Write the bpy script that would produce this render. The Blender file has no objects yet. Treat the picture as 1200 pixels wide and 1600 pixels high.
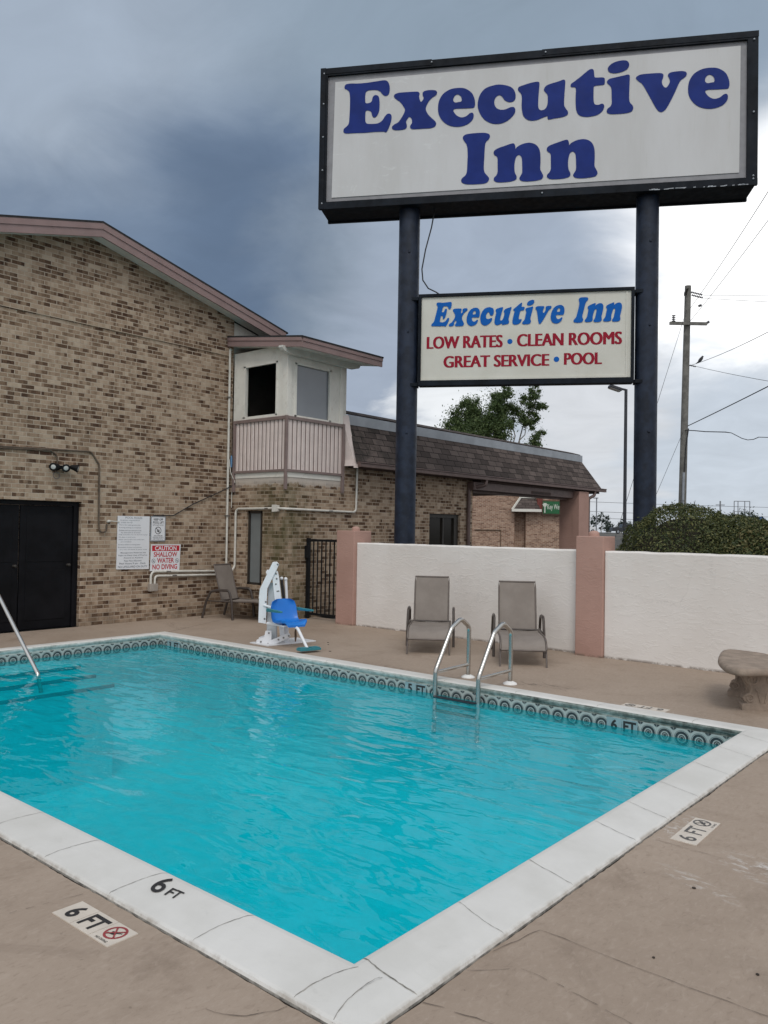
import bpy, math, random, json
from mathutils import Vector, Matrix
random.seed(7)
SC = bpy.context.scene
COL = SC.collection
PI = math.pi

# ------------------------------------------------------------------ camera
CAM_R = ((7.64288980e-01, 6.44657989e-01, 1.66862978e-02),
         (6.35834020e-04, -2.66285979e-02, 9.99645194e-01),
         (-6.44873593e-01, 7.64007196e-01, 2.07618394e-02))
EYE = Vector((0, 0, 1.7))
FPX = 1255.72
cam = bpy.data.cameras.new('camera')
cam.sensor_fit = 'VERTICAL'
cam.sensor_height = 24.0
cam.sensor_width = 18.0
cam.lens = FPX / 1600 * 24.0
cam.clip_start = 0.05
cam.clip_end = 6000
camo = bpy.data.objects.new('camera', cam)
r, u, f = [Vector(v) for v in CAM_R]
camo.matrix_world = Matrix(((r.x, u.x, -f.x, 0), (r.y, u.y, -f.y, 0), (r.z, u.z, -f.z, 1.7), (0, 0, 0, 1)))
COL.objects.link(camo)
SC.camera = camo

def aim(px, py):
    """direction in the world of a bearing read off the photograph (used for the sky's cloud banks)"""
    d = r * ((px - 600) / FPX) - u * ((py - 800) / FPX) + f
    return d.normalized()

# ------------------------------------------------------------------ colour management
SC.view_settings.view_transform = 'Standard'
SC.view_settings.look = 'None'
SC.view_settings.exposure = 0.12
SC.view_settings.gamma = 1.0
SC.cycles.max_bounces = 8
SC.cycles.transparent_max_bounces = 16
SC.cycles.use_denoising = True

def lin(c):
    return tuple(((v / 255) / 12.92 if v / 255 <= 0.04045 else ((v / 255 + 0.055) / 1.055) ** 2.4) for v in c)

# ------------------------------------------------------------------ node helper
class N:
    def __init__(self, tree):
        self.t = tree
        self.n = tree.nodes
    def new(self, typ, **kw):
        nd = self.n.new(typ)
        for k, v in kw.items():
            setattr(nd, k, v)
        return nd
    def link(self, a, b):
        self.t.links.new(a, b)
    def val(self, sock, v):
        if hasattr(v, 'bl_rna') and hasattr(v, 'links'):
            self.link(v, sock)
        else:
            if isinstance(v, (tuple, list)) and len(v) == 3 and sock.type == 'RGBA':
                v = (*v, 1)
            sock.default_value = v
    def math(self, op, a, b=None, c=None, clamp=False):
        nd = self.new('ShaderNodeMath', operation=op, use_clamp=clamp)
        self.val(nd.inputs[0], a)
        if b is not None: self.val(nd.inputs[1], b)
        if c is not None: self.val(nd.inputs[2], c)
        return nd.outputs[0]
    def vmath(self, op, a, b=None, scale=None):
        nd = self.new('ShaderNodeVectorMath', operation=op)
        self.val(nd.inputs[0], a)
        if b is not None: self.val(nd.inputs[1], b)
        if scale is not None: self.val(nd.inputs['Scale'], scale)
        return nd.outputs['Value'] if op in ('DOT_PRODUCT', 'LENGTH', 'DISTANCE') else nd.outputs[0]
    def mix(self, fac, a, b, blend='MIX'):
        nd = self.new('ShaderNodeMix', data_type='RGBA', blend_type=blend)
        self.val(nd.inputs[0], fac); self.val(nd.inputs[6], a); self.val(nd.inputs[7], b)
        return nd.outputs[2]
    def rng(self, v, a, b, c=0.0, d=1.0, smooth=True):
        nd = self.new('ShaderNodeMapRange', interpolation_type='SMOOTHSTEP' if smooth else 'LINEAR')
        for i, x in enumerate((v, a, b, c, d)):
            self.val(nd.inputs[i], x)
        return nd.outputs[0]
    def noise(self, vec, scale, detail=4, rough=0.55, dist=0.0, out=0):
        nd = self.new('ShaderNodeTexNoise')
        if vec is not None: self.link(vec, nd.inputs['Vector'])
        nd.inputs['Scale'].default_value = scale
        nd.inputs['Detail'].default_value = detail
        nd.inputs['Roughness'].default_value = rough
        nd.inputs['Distortion'].default_value = dist
        return nd.outputs[out]
    def ramp(self, fac, stops, interp='LINEAR'):
        nd = self.new('ShaderNodeValToRGB')
        cr = nd.color_ramp
        cr.interpolation = interp
        while len(cr.elements) < len(stops):
            cr.elements.new(0.5)
        for e, (p, c) in zip(cr.elements, stops):
            e.position = p
            e.color = (*c, 1)
        self.val(nd.inputs[0], fac)
        return nd.outputs[0]
    def mapping(self, vec, scale=(1, 1, 1), loc=(0, 0, 0), rot=(0, 0, 0)):
        nd = self.new('ShaderNodeMapping')
        self.link(vec, nd.inputs[0])
        nd.inputs['Scale'].default_value = scale
        nd.inputs['Location'].default_value = loc
        nd.inputs['Rotation'].default_value = rot
        return nd.outputs[0]
    def bump(self, h, strength=0.3, dist=0.01, normal=None):
        nd = self.new('ShaderNodeBump')
        nd.inputs['Strength'].default_value = strength
        nd.inputs['Distance'].default_value = dist
        self.link(h, nd.inputs['Height'])
        if normal is not None: self.link(normal, nd.inputs['Normal'])
        return nd.outputs[0]

# ------------------------------------------------------------------ world: an overcast storm sky
SUN_EL, SUN_AZ = math.radians(52), math.radians(140)     # azimuth clockwise from +Y
world = bpy.data.worlds.new('World')
SC.world = world
world.use_nodes = True
W = N(world.node_tree)
W.n.clear()
out = W.new('ShaderNodeOutputWorld')
sky = W.new('ShaderNodeTexSky', sky_type='NISHITA')
sky.sun_disc = False
sky.sun_elevation = SUN_EL
sky.sun_rotation = SUN_AZ
bg_sky = W.new('ShaderNodeBackground')
W.link(sky.outputs[0], bg_sky.inputs[0])
bg_sky.inputs[1].default_value = 0.1
tc = W.new('ShaderNodeTexCoord')
D = tc.outputs['Generated']
# clouds lie in a flat sheet overhead: scale the direction by 1/z so that they flatten towards the horizon
sep = W.new('ShaderNodeSeparateXYZ'); W.link(D, sep.inputs[0])
zz = W.math('MAXIMUM', sep.outputs[2], 0.0)
inv = W.math('DIVIDE', 1.0, W.math('ADD', zz, 0.22))
sheet = W.vmath('SCALE', D, scale=inv)
n_big = W.noise(sheet, 1.3, 5, 0.55, 0.6, 1)
n_mid = W.noise(sheet, 3.2, 7, 0.6, 0.5, 1)
warp = W.vmath('SCALE', W.vmath('SUBTRACT', n_big, (0.5, 0.5, 0.5)), scale=0.20)
warp2 = W.vmath('SCALE', W.vmath('SUBTRACT', n_mid, (0.5, 0.5, 0.5)), scale=0.10)
DW = W.vmath('NORMALIZE', W.vmath('ADD', W.vmath('ADD', D, warp), warp2))
colr = lin((178, 186, 194))
colr = (0.60, 0.62, 0.65)
cur = None
BANKS = [  # bearing, inner and outer radius in degrees, colour
    ((300, -250), 34, 64, (162, 175, 191)),
    ((800, 20), 8, 24, (142, 158, 174)),
    ((60, 490), 3, 12, (112, 129, 152)),
    ((400, 470), 4, 16, (108, 126, 150)),
    ((430, 420), 3, 10, (98, 116, 140)),
    ((600, 520), 2, 12, (136, 149, 164)),
    ((1000, 660), 3, 12, (210, 214, 220)),
    ((1190, 350), 4, 16, (255, 255, 255)),
    ((1140, 470), 3, 12, (255, 255, 255)),
    ((790, 400), 4, 13, (162, 174, 191)),
    ((570, 620), 2, 9, (160, 171, 188)),
    ((715, 630), 1, 5, (238, 241, 244)),
    ((1120, 700), 3, 9, (198, 207, 218)),
    ((930, 640), 2, 7, (214, 217, 222)),
    ((1120, -20), 5, 12, (144, 160, 177)),
]
cur = colr
for (b, r0, r1, c) in BANKS:
    dot = W.vmath('DOT_PRODUCT', DW, tuple(aim(*b)))
    m = W.rng(dot, math.cos(math.radians(r1)), math.cos(math.radians(r0)))
    cur = W.mix(m, cur, tuple(v * (1.25 if c[0] > 250 else 0.95) for v in lin(c)))
# fine structure of the cloud sheet
fine = W.noise(sheet, 4.5, 8, 0.62, 0.8)
shade = W.rng(fine, 0.28, 0.74, 0.93, 1.07, False)
comb = W.new('ShaderNodeVectorMath', operation='SCALE')
W.link(cur, comb.inputs[0]); W.link(shade, comb.inputs['Scale'])
# bright side of the sky, behind and to the right of the viewer
sd = Vector((math.sin(SUN_AZ) * math.cos(SUN_EL), math.cos(SUN_AZ) * math.cos(SUN_EL), math.sin(SUN_EL)))
glow = W.rng(W.vmath('DOT_PRODUCT', D, tuple(sd)), 0.35, 1.0, 1.0, 1.6)
comb2 = W.new('ShaderNodeVectorMath', operation='SCALE')
W.link(comb.outputs[0], comb2.inputs[0]); W.link(glow, comb2.inputs['Scale'])
bg_cloud = W.new('ShaderNodeBackground')
W.link(comb2.outputs[0], bg_cloud.inputs[0])
bg_cloud.inputs[1].default_value = 1.0
mx = W.new('ShaderNodeMixShader')
mx.inputs[0].default_value = 0.96
W.link(bg_sky.outputs[0], mx.inputs[1]); W.link(bg_cloud.outputs[0], mx.inputs[2])
W.link(mx.outputs[0], out.inputs[0])
world.cycles.sampling_method = 'MANUAL'
world.cycles.sample_map_resolution = 512

sun = bpy.data.lights.new('sun', 'SUN')
sun.energy = 0.9
sun.angle = math.radians(18)
sun.color = (1.0, 0.95, 0.88)
suno = bpy.data.objects.new('sun', sun)
suno.rotation_euler = sd.to_track_quat('Z', 'Y').to_euler()
suno.location = (0, 0, 40)
COL.objects.link(suno)

# ------------------------------------------------------------------ materials
MATS = {}
def material(name):
    m = bpy.data.materials.new(name)
    m.use_nodes = True
    n = N(m.node_tree)
    n.n.clear()
    o = n.new('ShaderNodeOutputMaterial')
    MATS[name] = m
    return m, n, o

def principled(n, o, col, rough=0.6, metal=0.0, spec=0.5, normal=None):
    b = n.new('ShaderNodeBsdfPrincipled')
    n.val(b.inputs['Base Color'], col)
    n.val(b.inputs['Roughness'], rough)
    n.val(b.inputs['Metallic'], metal)
    n.val(b.inputs['Specular IOR Level'], spec)
    if normal is not None: n.link(normal, b.inputs['Normal'])
    n.link(b.outputs[0], o.inputs[0])
    return b

def obj_co(n):
    return n.new('ShaderNodeTexCoord').outputs['Object']
def pos_co(n):
    return n.new('ShaderNodeNewGeometry').outputs['Position']
def uv_co(n):
    return n.new('ShaderNodeUVMap').outputs[0]

def paint(name, col, rough=0.55, metal=0.0, spec=0.5, var=0.12, scale=6.0, bump=0.0, bscale=60.0, dirt=None, dirt_amt=0.0):
    m, n, o = material(name)
    co = obj_co(n)
    f = n.noise(co, scale, 6, 0.6)
    c1 = tuple(max(0, v * (1 - var)) for v in col)
    c2 = tuple(min(1, v * (1 + var)) for v in col)
    c = n.mix(n.rng(f, 0.3, 0.7), c1, c2)
    if dirt:
        d = n.noise(co, scale * 2.3, 8, 0.7, 0.4)
        c = n.mix(n.math('MULTIPLY', n.rng(d, 0.52, 0.75), dirt_amt), c, dirt)
    rr = n.rng(n.noise(co, scale * 3, 4), 0.2, 0.8, max(0.02, rough - 0.1), min(1, rough + 0.1))
    nm = None
    if bump:
        nm = n.bump(n.noise(co, bscale, 4), bump, 0.01)
    principled(n, o, c, rr, metal, spec, nm)
    return m

def brick(name, stops, mortar, algae=True, w=0.2135, hgt=0.0678):
    m, n, o = material(name)
    uv = uv_co(n)
    wob = n.vmath('SCALE', n.vmath('SUBTRACT', n.noise(uv, 9, 2, 0.5, 0, 1), (0.5, 0.5, 0.5)), scale=0.006)
    uvw = n.vmath('ADD', uv, wob)
    def bt(width, size, off=0.5, shift=0.0):
        b = n.new('ShaderNodeTexBrick')
        b.offset = off
        n.link(n.mapping(uvw, loc=(shift, 0, 0)), b.inputs['Vector'])
        b.inputs['Color1'].default_value = (0, 0, 0, 1)
        b.inputs['Color2'].default_value = (1, 1, 1, 1)
        b.inputs['Mortar'].default_value = (0.5, 0.5, 0.5, 1)
        b.inputs['Scale'].default_value = 1.0
        b.inputs['Mortar Size'].default_value = size
        b.inputs['Mortar Smooth'].default_value = 0.25
        b.inputs['Brick Width'].default_value = width
        b.inputs['Row Height'].default_value = hgt
        return b
    b1 = bt(w, 0.0066)
    b2 = bt(w / 2, 0.0, 0.5, w / 4)      # bricks are mottled along their length
    b3 = bt(w * 0.31, 0.0, 0.37, 0.05)
    t = n.math('ADD', n.math('MULTIPLY', b1.outputs[0], 0.5), n.math('MULTIPLY', b2.outputs[0], 0.3))
    t = n.math('ADD', t, n.math('MULTIPLY', b3.outputs[0], 0.2))
    fine = n.noise(uv, 42, 5, 0.7)
    t = n.math('ADD', t, n.math('MULTIPLY', n.math('SUBTRACT', fine, 0.5), 0.34))
    patch = n.noise(uv, 0.7, 3)
    t = n.math('ADD', t, n.math('MULTIPLY', n.math('SUBTRACT', patch, 0.5), 0.22))
    c = n.ramp(t, stops)
    speck = n.noise(uv, 160, 2, 0.8)
    c = n.mix(n.math('MULTIPLY', n.rng(speck, 0.6, 0.75), 0.3), c, tuple(v * 1.5 for v in stops[-1][1]))
    mfac = b1.outputs['Fac']
    mc = n.mix(n.rng(n.noise(uv, 5, 5), 0.35, 0.7), mortar, tuple(v * 0.80 for v in mortar))
    c = n.mix(mfac, c, mc)
    if algae:   # green-black growth low on the corner of the projecting wing, damp streaks under the eave
        p = pos_co(n)
        sp = n.new('ShaderNodeSeparateXYZ'); n.link(p, sp.inputs[0])
        dx = n.math('ADD', sp.outputs[0], 11.0)
        dy = n.math('SUBTRACT', sp.outputs[1], 10.1)
        rr = n.math('SQRT', n.math('ADD', n.math('MULTIPLY', dx, dx), n.math('MULTIPLY', dy, dy)))
        gn = n.noise(n.mapping(p, scale=(1, 1, 0.35)), 2.6, 7, 0.65)
        mask = n.math('MULTIPLY', n.rng(rr, 1.1, 0.1), n.rng(sp.outputs[2], 2.9, 2.2))
        mask = n.math('MULTIPLY', mask, n.rng(gn, 0.3, 0.62))
        c = n.mix(n.math('MULTIPLY', mask, 0.72), c, (0.075, 0.075, 0.03))
        ze = n.math('MULTIPLY', n.rng(sp.outputs[2], 2.36, 2.62), n.math('MULTIPLY', n.math('GREATER_THAN', sp.outputs[0], -12.37), n.math('LESS_THAN', sp.outputs[1], 11.54)))
        ze = n.math('MULTIPLY', ze, n.math('LESS_THAN', sp.outputs[2], 2.625))
        ov = n.rng(n.math('ADD', n.noise(p, 7, 7, 0.7), n.math('MULTIPLY', ze, 0.42)), 0.66, 0.74)
        c = n.mix(n.math('MULTIPLY', n.math('MULTIPLY', ov, ze), 0.85), c, (0.55, 0.50, 0.45))
        # damp streaks down the gable and dark weathering under the eaves
        stk = n.math('MULTIPLY', n.rng(n.noise(n.mapping(p, scale=(1, 1, 0.08)), 3.2, 6, 0.65), 0.54, 0.72), n.rng(n.noise(p, 0.6, 3), 0.4, 0.6))
        c = n.mix(n.math('MULTIPLY', stk, 0.38), c, (0.10, 0.075, 0.052))
        low = n.math('MULTIPLY', n.rng(sp.outputs[2], 0.55, 0.0), n.rng(n.noise(p, 3.1, 6), 0.35, 0.65))
        c = n.mix(n.math('MULTIPLY', low, 0.5), c, (0.07, 0.052, 0.036))
    h = n.math('ADD', n.math('MULTIPLY', n.math('SUBTRACT', 1.0, mfac), 1.0), n.math('MULTIPLY', fine, 0.35))
    principled(n, o, c, 0.9, 0, 0.25, n.bump(h, 0.5, 0.008))
    return m

TAN = [(0.14, (0.064, 0.034, 0.021)), (0.31, (0.132, 0.081, 0.051)), (0.43, (0.24, 0.166, 0.111)), (0.61, (0.345, 0.252, 0.177)), (0.88, (0.45, 0.355, 0.265))]
brick('tan_brick', TAN, (0.47, 0.39, 0.305))
brick('red_brick', [(0.15, (0.17, 0.085, 0.055)), (0.5, (0.32, 0.19, 0.13)), (0.85, (0.44, 0.30, 0.22))], (0.5, 0.44, 0.37), False)

# concrete deck
m, n, o = material('deck_concrete')
p = pos_co(n)
big = n.noise(p, 0.55, 6, 0.6, 0.3)
med = n.noise(p, 3.4, 7, 0.62, 0.2)
sm = n.noise(p, 48, 4, 0.7)
c = n.mix(n.rng(big, 0.3, 0.7), (0.300, 0.232, 0.178), (0.370, 0.294, 0.232))
c = n.mix(n.math('MULTIPLY', n.rng(med, 0.5, 0.78), 0.42), c, (0.20, 0.148, 0.108))
brush = n.noise(n.mapping(p, scale=(1.0, 5.0, 1), rot=(0, 0, 0.5)), 2.6, 6, 0.6)
c = n.mix(n.math('MULTIPLY', n.rng(brush, 0.5, 0.72), 0.28), c, (0.36, 0.285, 0.225))
c = n.mix(n.math('MULTIPLY', n.rng(sm, 0.6, 0.75), 0.4), c, (0.16, 0.12, 0.09))
sm2 = n.noise(p, 150, 3, 0.8)
c = n.mix(n.math('MULTIPLY', n.rng(sm2, 0.62, 0.74), 0.45), c, (0.44, 0.37, 0.31))
pit = n.noise(p, 21, 3, 0.6)
c = n.mix(n.math('MULTIPLY', n.rng(pit, 0.70, 0.76), 0.5), c, (0.12, 0.09, 0.07))
stn = n.noise(p, 0.9, 9, 0.72, 0.9)
c = n.mix(n.math('MULTIPLY', n.rng(stn, 0.54, 0.66), 0.30), c, (0.17, 0.125, 0.092))
tex = n.noise(n.mapping(p, scale=(2.2, 1.0, 1), rot=(0, 0, 0.7)), 17, 6, 0.72, 0.8)
c = n.mix(n.math('MULTIPLY', n.rng(tex, 0.5, 0.68), 0.33), c, (0.44, 0.36, 0.295))
c = n.mix(n.math('MULTIPLY', n.rng(tex, 0.46, 0.32), 0.33), c, (0.185, 0.135, 0.10))
# worn patch where the coating has scuffed off to pale cement
def scuff(cx, cy, ax, ay, rot, base, amt, sc, colr):
    q = n.mapping(p, loc=(-cx, -cy, 0))
    q = n.mapping(q, rot=(0, 0, rot))
    q = n.mapping(q, scale=(1 / ax, 1 / ay, 1))
    d = n.vmath('LENGTH', q)
    nn = n.noise(n.mapping(p, scale=(1.4, 3.0, 1), rot=(0, 0, rot)), sc, 9, 0.75, 0.6)
    k = n.math('MULTIPLY', n.rng(d, 1.0, 0.15), n.rng(nn, 0.50, 0.60))
    return n.mix(n.math('MULTIPLY', k, amt), base, colr)
c = scuff(-1.12, 4.40, 0.42, 0.22, 0.1, c, 0.9, 7.0, (0.56, 0.53, 0.5))
c = scuff(-1.36, 4.02, 0.34, 0.10, 0.4, c, 0.7, 8.0, (0.52, 0.48, 0.44))
c = scuff(-1.70, 4.70, 0.09, 0.40, 0.0, c, 0.85, 11.0, (0.55, 0.51, 0.47))
c = scuff(-3.10, 7.62, 0.60, 0.12, 0.0, c, 0.6, 9.0, (0.5, 0.46, 0.42))
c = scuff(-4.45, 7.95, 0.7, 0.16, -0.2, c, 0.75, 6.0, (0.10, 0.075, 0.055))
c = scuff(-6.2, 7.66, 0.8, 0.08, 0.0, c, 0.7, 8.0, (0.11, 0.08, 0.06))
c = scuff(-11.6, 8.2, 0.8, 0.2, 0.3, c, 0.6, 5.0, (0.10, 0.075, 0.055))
hh = n.math('ADD', n.math('ADD', n.math('MULTIPLY', med, 0.8), n.math('MULTIPLY', tex, 0.5)), n.math('MULTIPLY', sm, 0.25))
principled(n, o, c, n.rng(big, 0.3, 0.7, 0.62, 0.8), 0, 0.3, n.bump(hh, 0.25, 0.01))

# coping
m, n, o = material('coping_cement')
p = pos_co(n)
a1 = n.noise(p, 1.7, 6, 0.6)
a2 = n.noise(p, 9, 8, 0.7, 0.6)
a3 = n.noise(p, 70, 3, 0.7)
c = n.mix(n.rng(a1, 0.3, 0.7), (0.575, 0.56, 0.525), (0.665, 0.65, 0.62))
c = n.mix(n.math('MULTIPLY', n.rng(a2, 0.58, 0.76), 0.33), c, (0.47, 0.46, 0.43))
c = n.mix(n.math('MULTIPLY', n.rng(a3, 0.66, 0.8), 0.25), c, (0.45, 0.43, 0.40))
uv = uv_co(n)
su = n.new('ShaderNodeSeparateXYZ'); n.link(uv, su.inputs[0])
edge = n.math('MULTIPLY', n.rng(su.outputs[1], 0.022, 0.0), n.rng(a2, 0.40, 0.62))
c = n.mix(n.math('MULTIPLY', edge, 0.6), c, (0.30, 0.26, 0.21))
principled(n, o, c, 0.62, 0, 0.35, n.bump(n.math('ADD', a2, n.math('MULTIPLY', a3, 0.3)), 0.16, 0.008))

m, n, o = material('coping_stain')       # grimy rounded inner face of the coping
p = pos_co(n)
st = n.noise(n.mapping(p, scale=(1, 1, 9)), 2.3, 8, 0.7, 0.5)
st2 = n.noise(p, 13, 6, 0.7)
t = n.math('ADD', n.math('MULTIPLY', st, 0.6), n.math('MULTIPLY', st2, 0.4))
sp = n.new('ShaderNodeSeparateXYZ'); n.link(p, sp.inputs[0])
t = n.math('SUBTRACT', t, n.rng(sp.outputs[0], -6.5, -3.0, -0.05, 0.06))
c = n.ramp(t, [(0.36, (0.055, 0.065, 0.058)), (0.46, (0.19, 0.22, 0.20)), (0.55, (0.36, 0.40, 0.375)), (0.68, (0.58, 0.62, 0.60))])
principled(n, o, c, 0.7, 0, 0.3, n.bump(st2, 0.3, 0.01))

paint('crack_dirt', (0.055, 0.043, 0.034), 0.95, var=0.4, scale=30)
paint('hairline_crack', (0.145, 0.108, 0.082), 0.95, var=0.3, scale=30)
paint('flake_grey', (0.45, 0.44, 0.42), 0.9, var=0.3, scale=40)
paint('joint_grey', (0.25, 0.235, 0.21), 0.9, var=0.5, scale=22)

# patterned water-line tile: one repeat per 152 mm tile
m, n, o = material('pattern_tile')
uv = uv_co(n)
su = n.new('ShaderNodeSeparateXYZ'); n.link(uv, su.inputs[0])
T = 0.152
fx = n.math('SUBTRACT', n.math('FRACT', n.math('DIVIDE', su.outputs[0], T)), 0.5)
fy = n.math('DIVIDE', n.math('ADD', su.outputs[1], 0.118), T)     # 0 at the middle of the medallion
rr = n.math('SQRT', n.math('ADD', n.math('MULTIPLY', fx, fx), n.math('MULTIPLY', n.math('MULTIPLY', fy, fy), 1.0)))
pale, dark, mid = (0.40, 0.43, 0.41), (0.026, 0.032, 0.036), (0.085, 0.098, 0.10)
c = n.ramp(rr, [(0.0, dark), (0.085, pale), (0.13, dark), (0.185, pale), (0.25, dark), (0.395, pale), (0.425, mid), (0.455, pale)], 'CONSTANT')
# dark trefoil between the medallions
gx = n.math('SUBTRACT', n.math('FRACT', n.math('ADD', n.math('DIVIDE', su.outputs[0], T), 0.5)), 0.5)
gy = n.math('SUBTRACT', fy, 0.52)
g = n.math('ADD', n.math('MULTIPLY', n.math('ABSOLUTE', gx), 1.0), n.math('MULTIPLY', n.math('ABSOLUTE', gy), 1.3))
c = n.mix(n.math('LESS_THAN', g, 0.19), c, dark)
ang = n.math('ARCTAN2', fy, fx)
petal = n.math('GREATER_THAN', n.math('SINE', n.math('MULTIPLY', ang, 8.0)), 0.1)
inb = n.math('MULTIPLY', n.math('GREATER_THAN', rr, 0.085), n.math('LESS_THAN', rr, 0.13))
c = n.mix(n.math('MULTIPLY', inb, petal), c, mid)
gl = n.math('LESS_THAN', n.math('ABSOLUTE', gx), 0.012)
c = n.mix(gl, c, (0.34, 0.36, 0.34))
dn = n.noise(pos_co(n), 6, 6, 0.7)
c = n.mix(n.math('MULTIPLY', n.rng(dn, 0.45, 0.75), 0.35), c, (0.30, 0.36, 0.33))
principled(n, o, c, 0.28, 0, 0.5)

paint('pool_plaster', (0.14, 0.79, 0.86), 0.7, var=0.06)
paint('rung_dark', (0.008, 0.012, 0.02), 0.4)
paint('step_edge_tile', (0.03, 0.21, 0.28), 0.4)

# water: cloudy turquoise body, transparent enough to show the steps, mirror-like at grazing angles
m, n, o = material('pool_water')
p = pos_co(n)
w1 = n.noise(n.mapping(p, scale=(1.0, 2.2, 1), rot=(0, 0, 0.55)), 2.0, 1.5, 0.45, 0.7)
w2 = n.noise(n.mapping(p, scale=(1.0, 2.6, 1), rot=(0, 0, 0.75)), 6.0, 1.5, 0.45, 0.5)
w3 = n.noise(p, 0.8, 2, 0.5)
amp = n.rng(w3, 0.35, 0.65, 0.35, 1.0)
hh = n.math('ADD', n.math('MULTIPLY', w1, 1.0), n.math('MULTIPLY', n.math('MULTIPLY', w2, 0.19), amp))
nm = n.bump(hh, 0.34, 0.075)
cl = n.noise(p, 0.9, 4, 0.6, 0.4)
c = n.mix(n.rng(cl, 0.3, 0.7), (0.001, 0.46, 0.54), (0.003, 0.57, 0.645))
dif = n.new('ShaderNodeBsdfDiffuse'); n.link(c, dif.inputs[0])
tr = n.new('ShaderNodeBsdfTransparent'); tr.inputs[0].default_value = (0.12, 0.93, 0.97, 1)
body = n.new('ShaderNodeMixShader'); body.inputs[0].default_value = 0.30
n.link(tr.outputs[0], body.inputs[1]); n.link(dif.outputs[0], body.inputs[2])
gls = n.new('ShaderNodeBsdfGlossy'); gls.inputs['Roughness'].default_value = 0.0
n.link(nm, gls.inputs['Normal'])
fr = n.new('ShaderNodeFresnel'); fr.inputs[0].default_value = 1.33; n.link(nm, fr.inputs['Normal'])
top = n.new('ShaderNodeMixShader')
n.link(fr.outputs[0], top.inputs[0]); n.link(body.outputs[0], top.inputs[1]); n.link(gls.outputs[0], top.inputs[2])
n.link(top.outputs[0], o.inputs[0])

# trowelled stucco
def stucco(name, c1, c2):
    m, n, o = material(name)
    p = pos_co(n)
    a = n.noise(p, 1.3, 5, 0.6)
    q = n.mapping(p, scale=(1.0, 1.0, 2.6))
    b = n.noise(q, 5.5, 7, 0.62, 1.1)
    ridge = n.rng(b, 0.52, 0.60)
    fine = n.noise(p, 45, 4, 0.65)
    c = n.mix(n.rng(a, 0.3, 0.7), c1, c2)
    c = n.mix(n.math('MULTIPLY', n.rng(n.noise(q, 7.5, 8, 0.7, 0.8), 0.6, 0.72), 0.16), c, tuple(v * 0.6 for v in c1))
    sp = n.new('ShaderNodeSeparateXYZ'); n.link(p, sp.inputs[0])
    foot = n.math('MULTIPLY', n.rng(sp.outputs[2], 0.045, 0.005), n.rng(n.noise(p, 9, 7, 0.7), 0.36, 0.56))
    drip = n.math('MULTIPLY', n.rng(sp.outputs[2], 0.75, 1.45), n.rng(n.noise(n.mapping(p, scale=(1, 1, 0.12)), 9, 6, 0.7), 0.56, 0.72))
    c = n.mix(n.math('MULTIPLY', drip, 0.22), c, tuple(v * 0.55 for v in c1))
    hl = n.new('ShaderNodeTexVoronoi'); hl.feature = 'DISTANCE_TO_EDGE'; hl.inputs['Scale'].default_value = 1.1
    n.link(n.vmath('ADD', p, n.vmath('SCALE', n.noise(p, 2.2, 6, 0.7, 0, 1), scale=0.5)), hl.inputs['Vector'])
    hc = n.math('MULTIPLY', n.math('LESS_THAN', hl.outputs['Distance'], 0.006), n.rng(n.noise(p, 0.9, 3), 0.5, 0.6))
    c = n.mix(n.math('MULTIPLY', hc, 0.14), c, tuple(v * 0.4 for v in c1))
    c = n.mix(n.math('MULTIPLY', foot, 0.8), c, (0.16, 0.12, 0.09))
    h = n.math('ADD', n.math('MULTIPLY', ridge, 0.55), n.math('ADD', n.math('MULTIPLY', b, 0.5), n.math('MULTIPLY', fine, 0.22)))
    principled(n, o, c, 0.85, 0, 0.25, n.bump(h, 0.2, 0.02))
stucco('cream_stucco', (0.70, 0.66, 0.62), (0.76, 0.725, 0.69))
stucco('pink_stucco', (0.385, 0.238, 0.195), (0.445, 0.28, 0.232))

# roof shingles
m, n, o = material('roof_shingle')
uv = uv_co(n)
wob = n.vmath('SCALE', n.vmath('SUBTRACT', n.noise(uv, 5, 3, 0.5, 0, 1), (0.5, 0.5, 0.5)), scale=0.02)
b = n.new('ShaderNodeTexBrick'); b.offset = 0.5
n.link(n.vmath('ADD', uv, wob), b.inputs['Vector'])
b.inputs['Color1'].default_value = (0, 0, 0, 1); b.inputs['Color2'].default_value = (1, 1, 1, 1)
b.inputs['Scale'].default_value = 1; b.inputs['Mortar Size'].default_value = 0.0075
b.inputs['Brick Width'].default_value = 0.34; b.inputs['Row Height'].default_value = 0.148
t = n.math('ADD', n.math('MULTIPLY', b.outputs[0], 0.55), n.math('MULTIPLY', n.noise(uv, 3, 6), 0.5))
c = n.ramp(t, [(0.15, (0.046, 0.037, 0.034)), (0.5, (0.090, 0.072, 0.065)), (0.9, (0.145, 0.116, 0.105))])
gr = n.noise(uv, 120, 3, 0.8)
c = n.mix(n.math('MULTIPLY', n.rng(gr, 0.55, 0.8), 0.3), c, (0.2, 0.17, 0.155))
p = pos_co(n); sp = n.new('ShaderNodeSeparateXYZ'); n.link(p, sp.inputs[0])
ms = n.math('MULTIPLY', n.rng(sp.outputs[1], 14.5, 11.6), n.rng(n.noise(p, 2.5, 7, 0.7), 0.4, 0.62))
c = n.mix(n.math('MULTIPLY', ms, 0.8), c, (0.022, 0.022, 0.02))
c = n.mix(b.outputs['Fac'], c, (0.012, 0.01, 0.01))
principled(n, o, c, 0.95, 0, 0.2, n.bump(n.math('SUBTRACT', n.math('MULTIPLY', gr, 0.3), b.outputs['Fac']), 0.6, 0.01))

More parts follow.
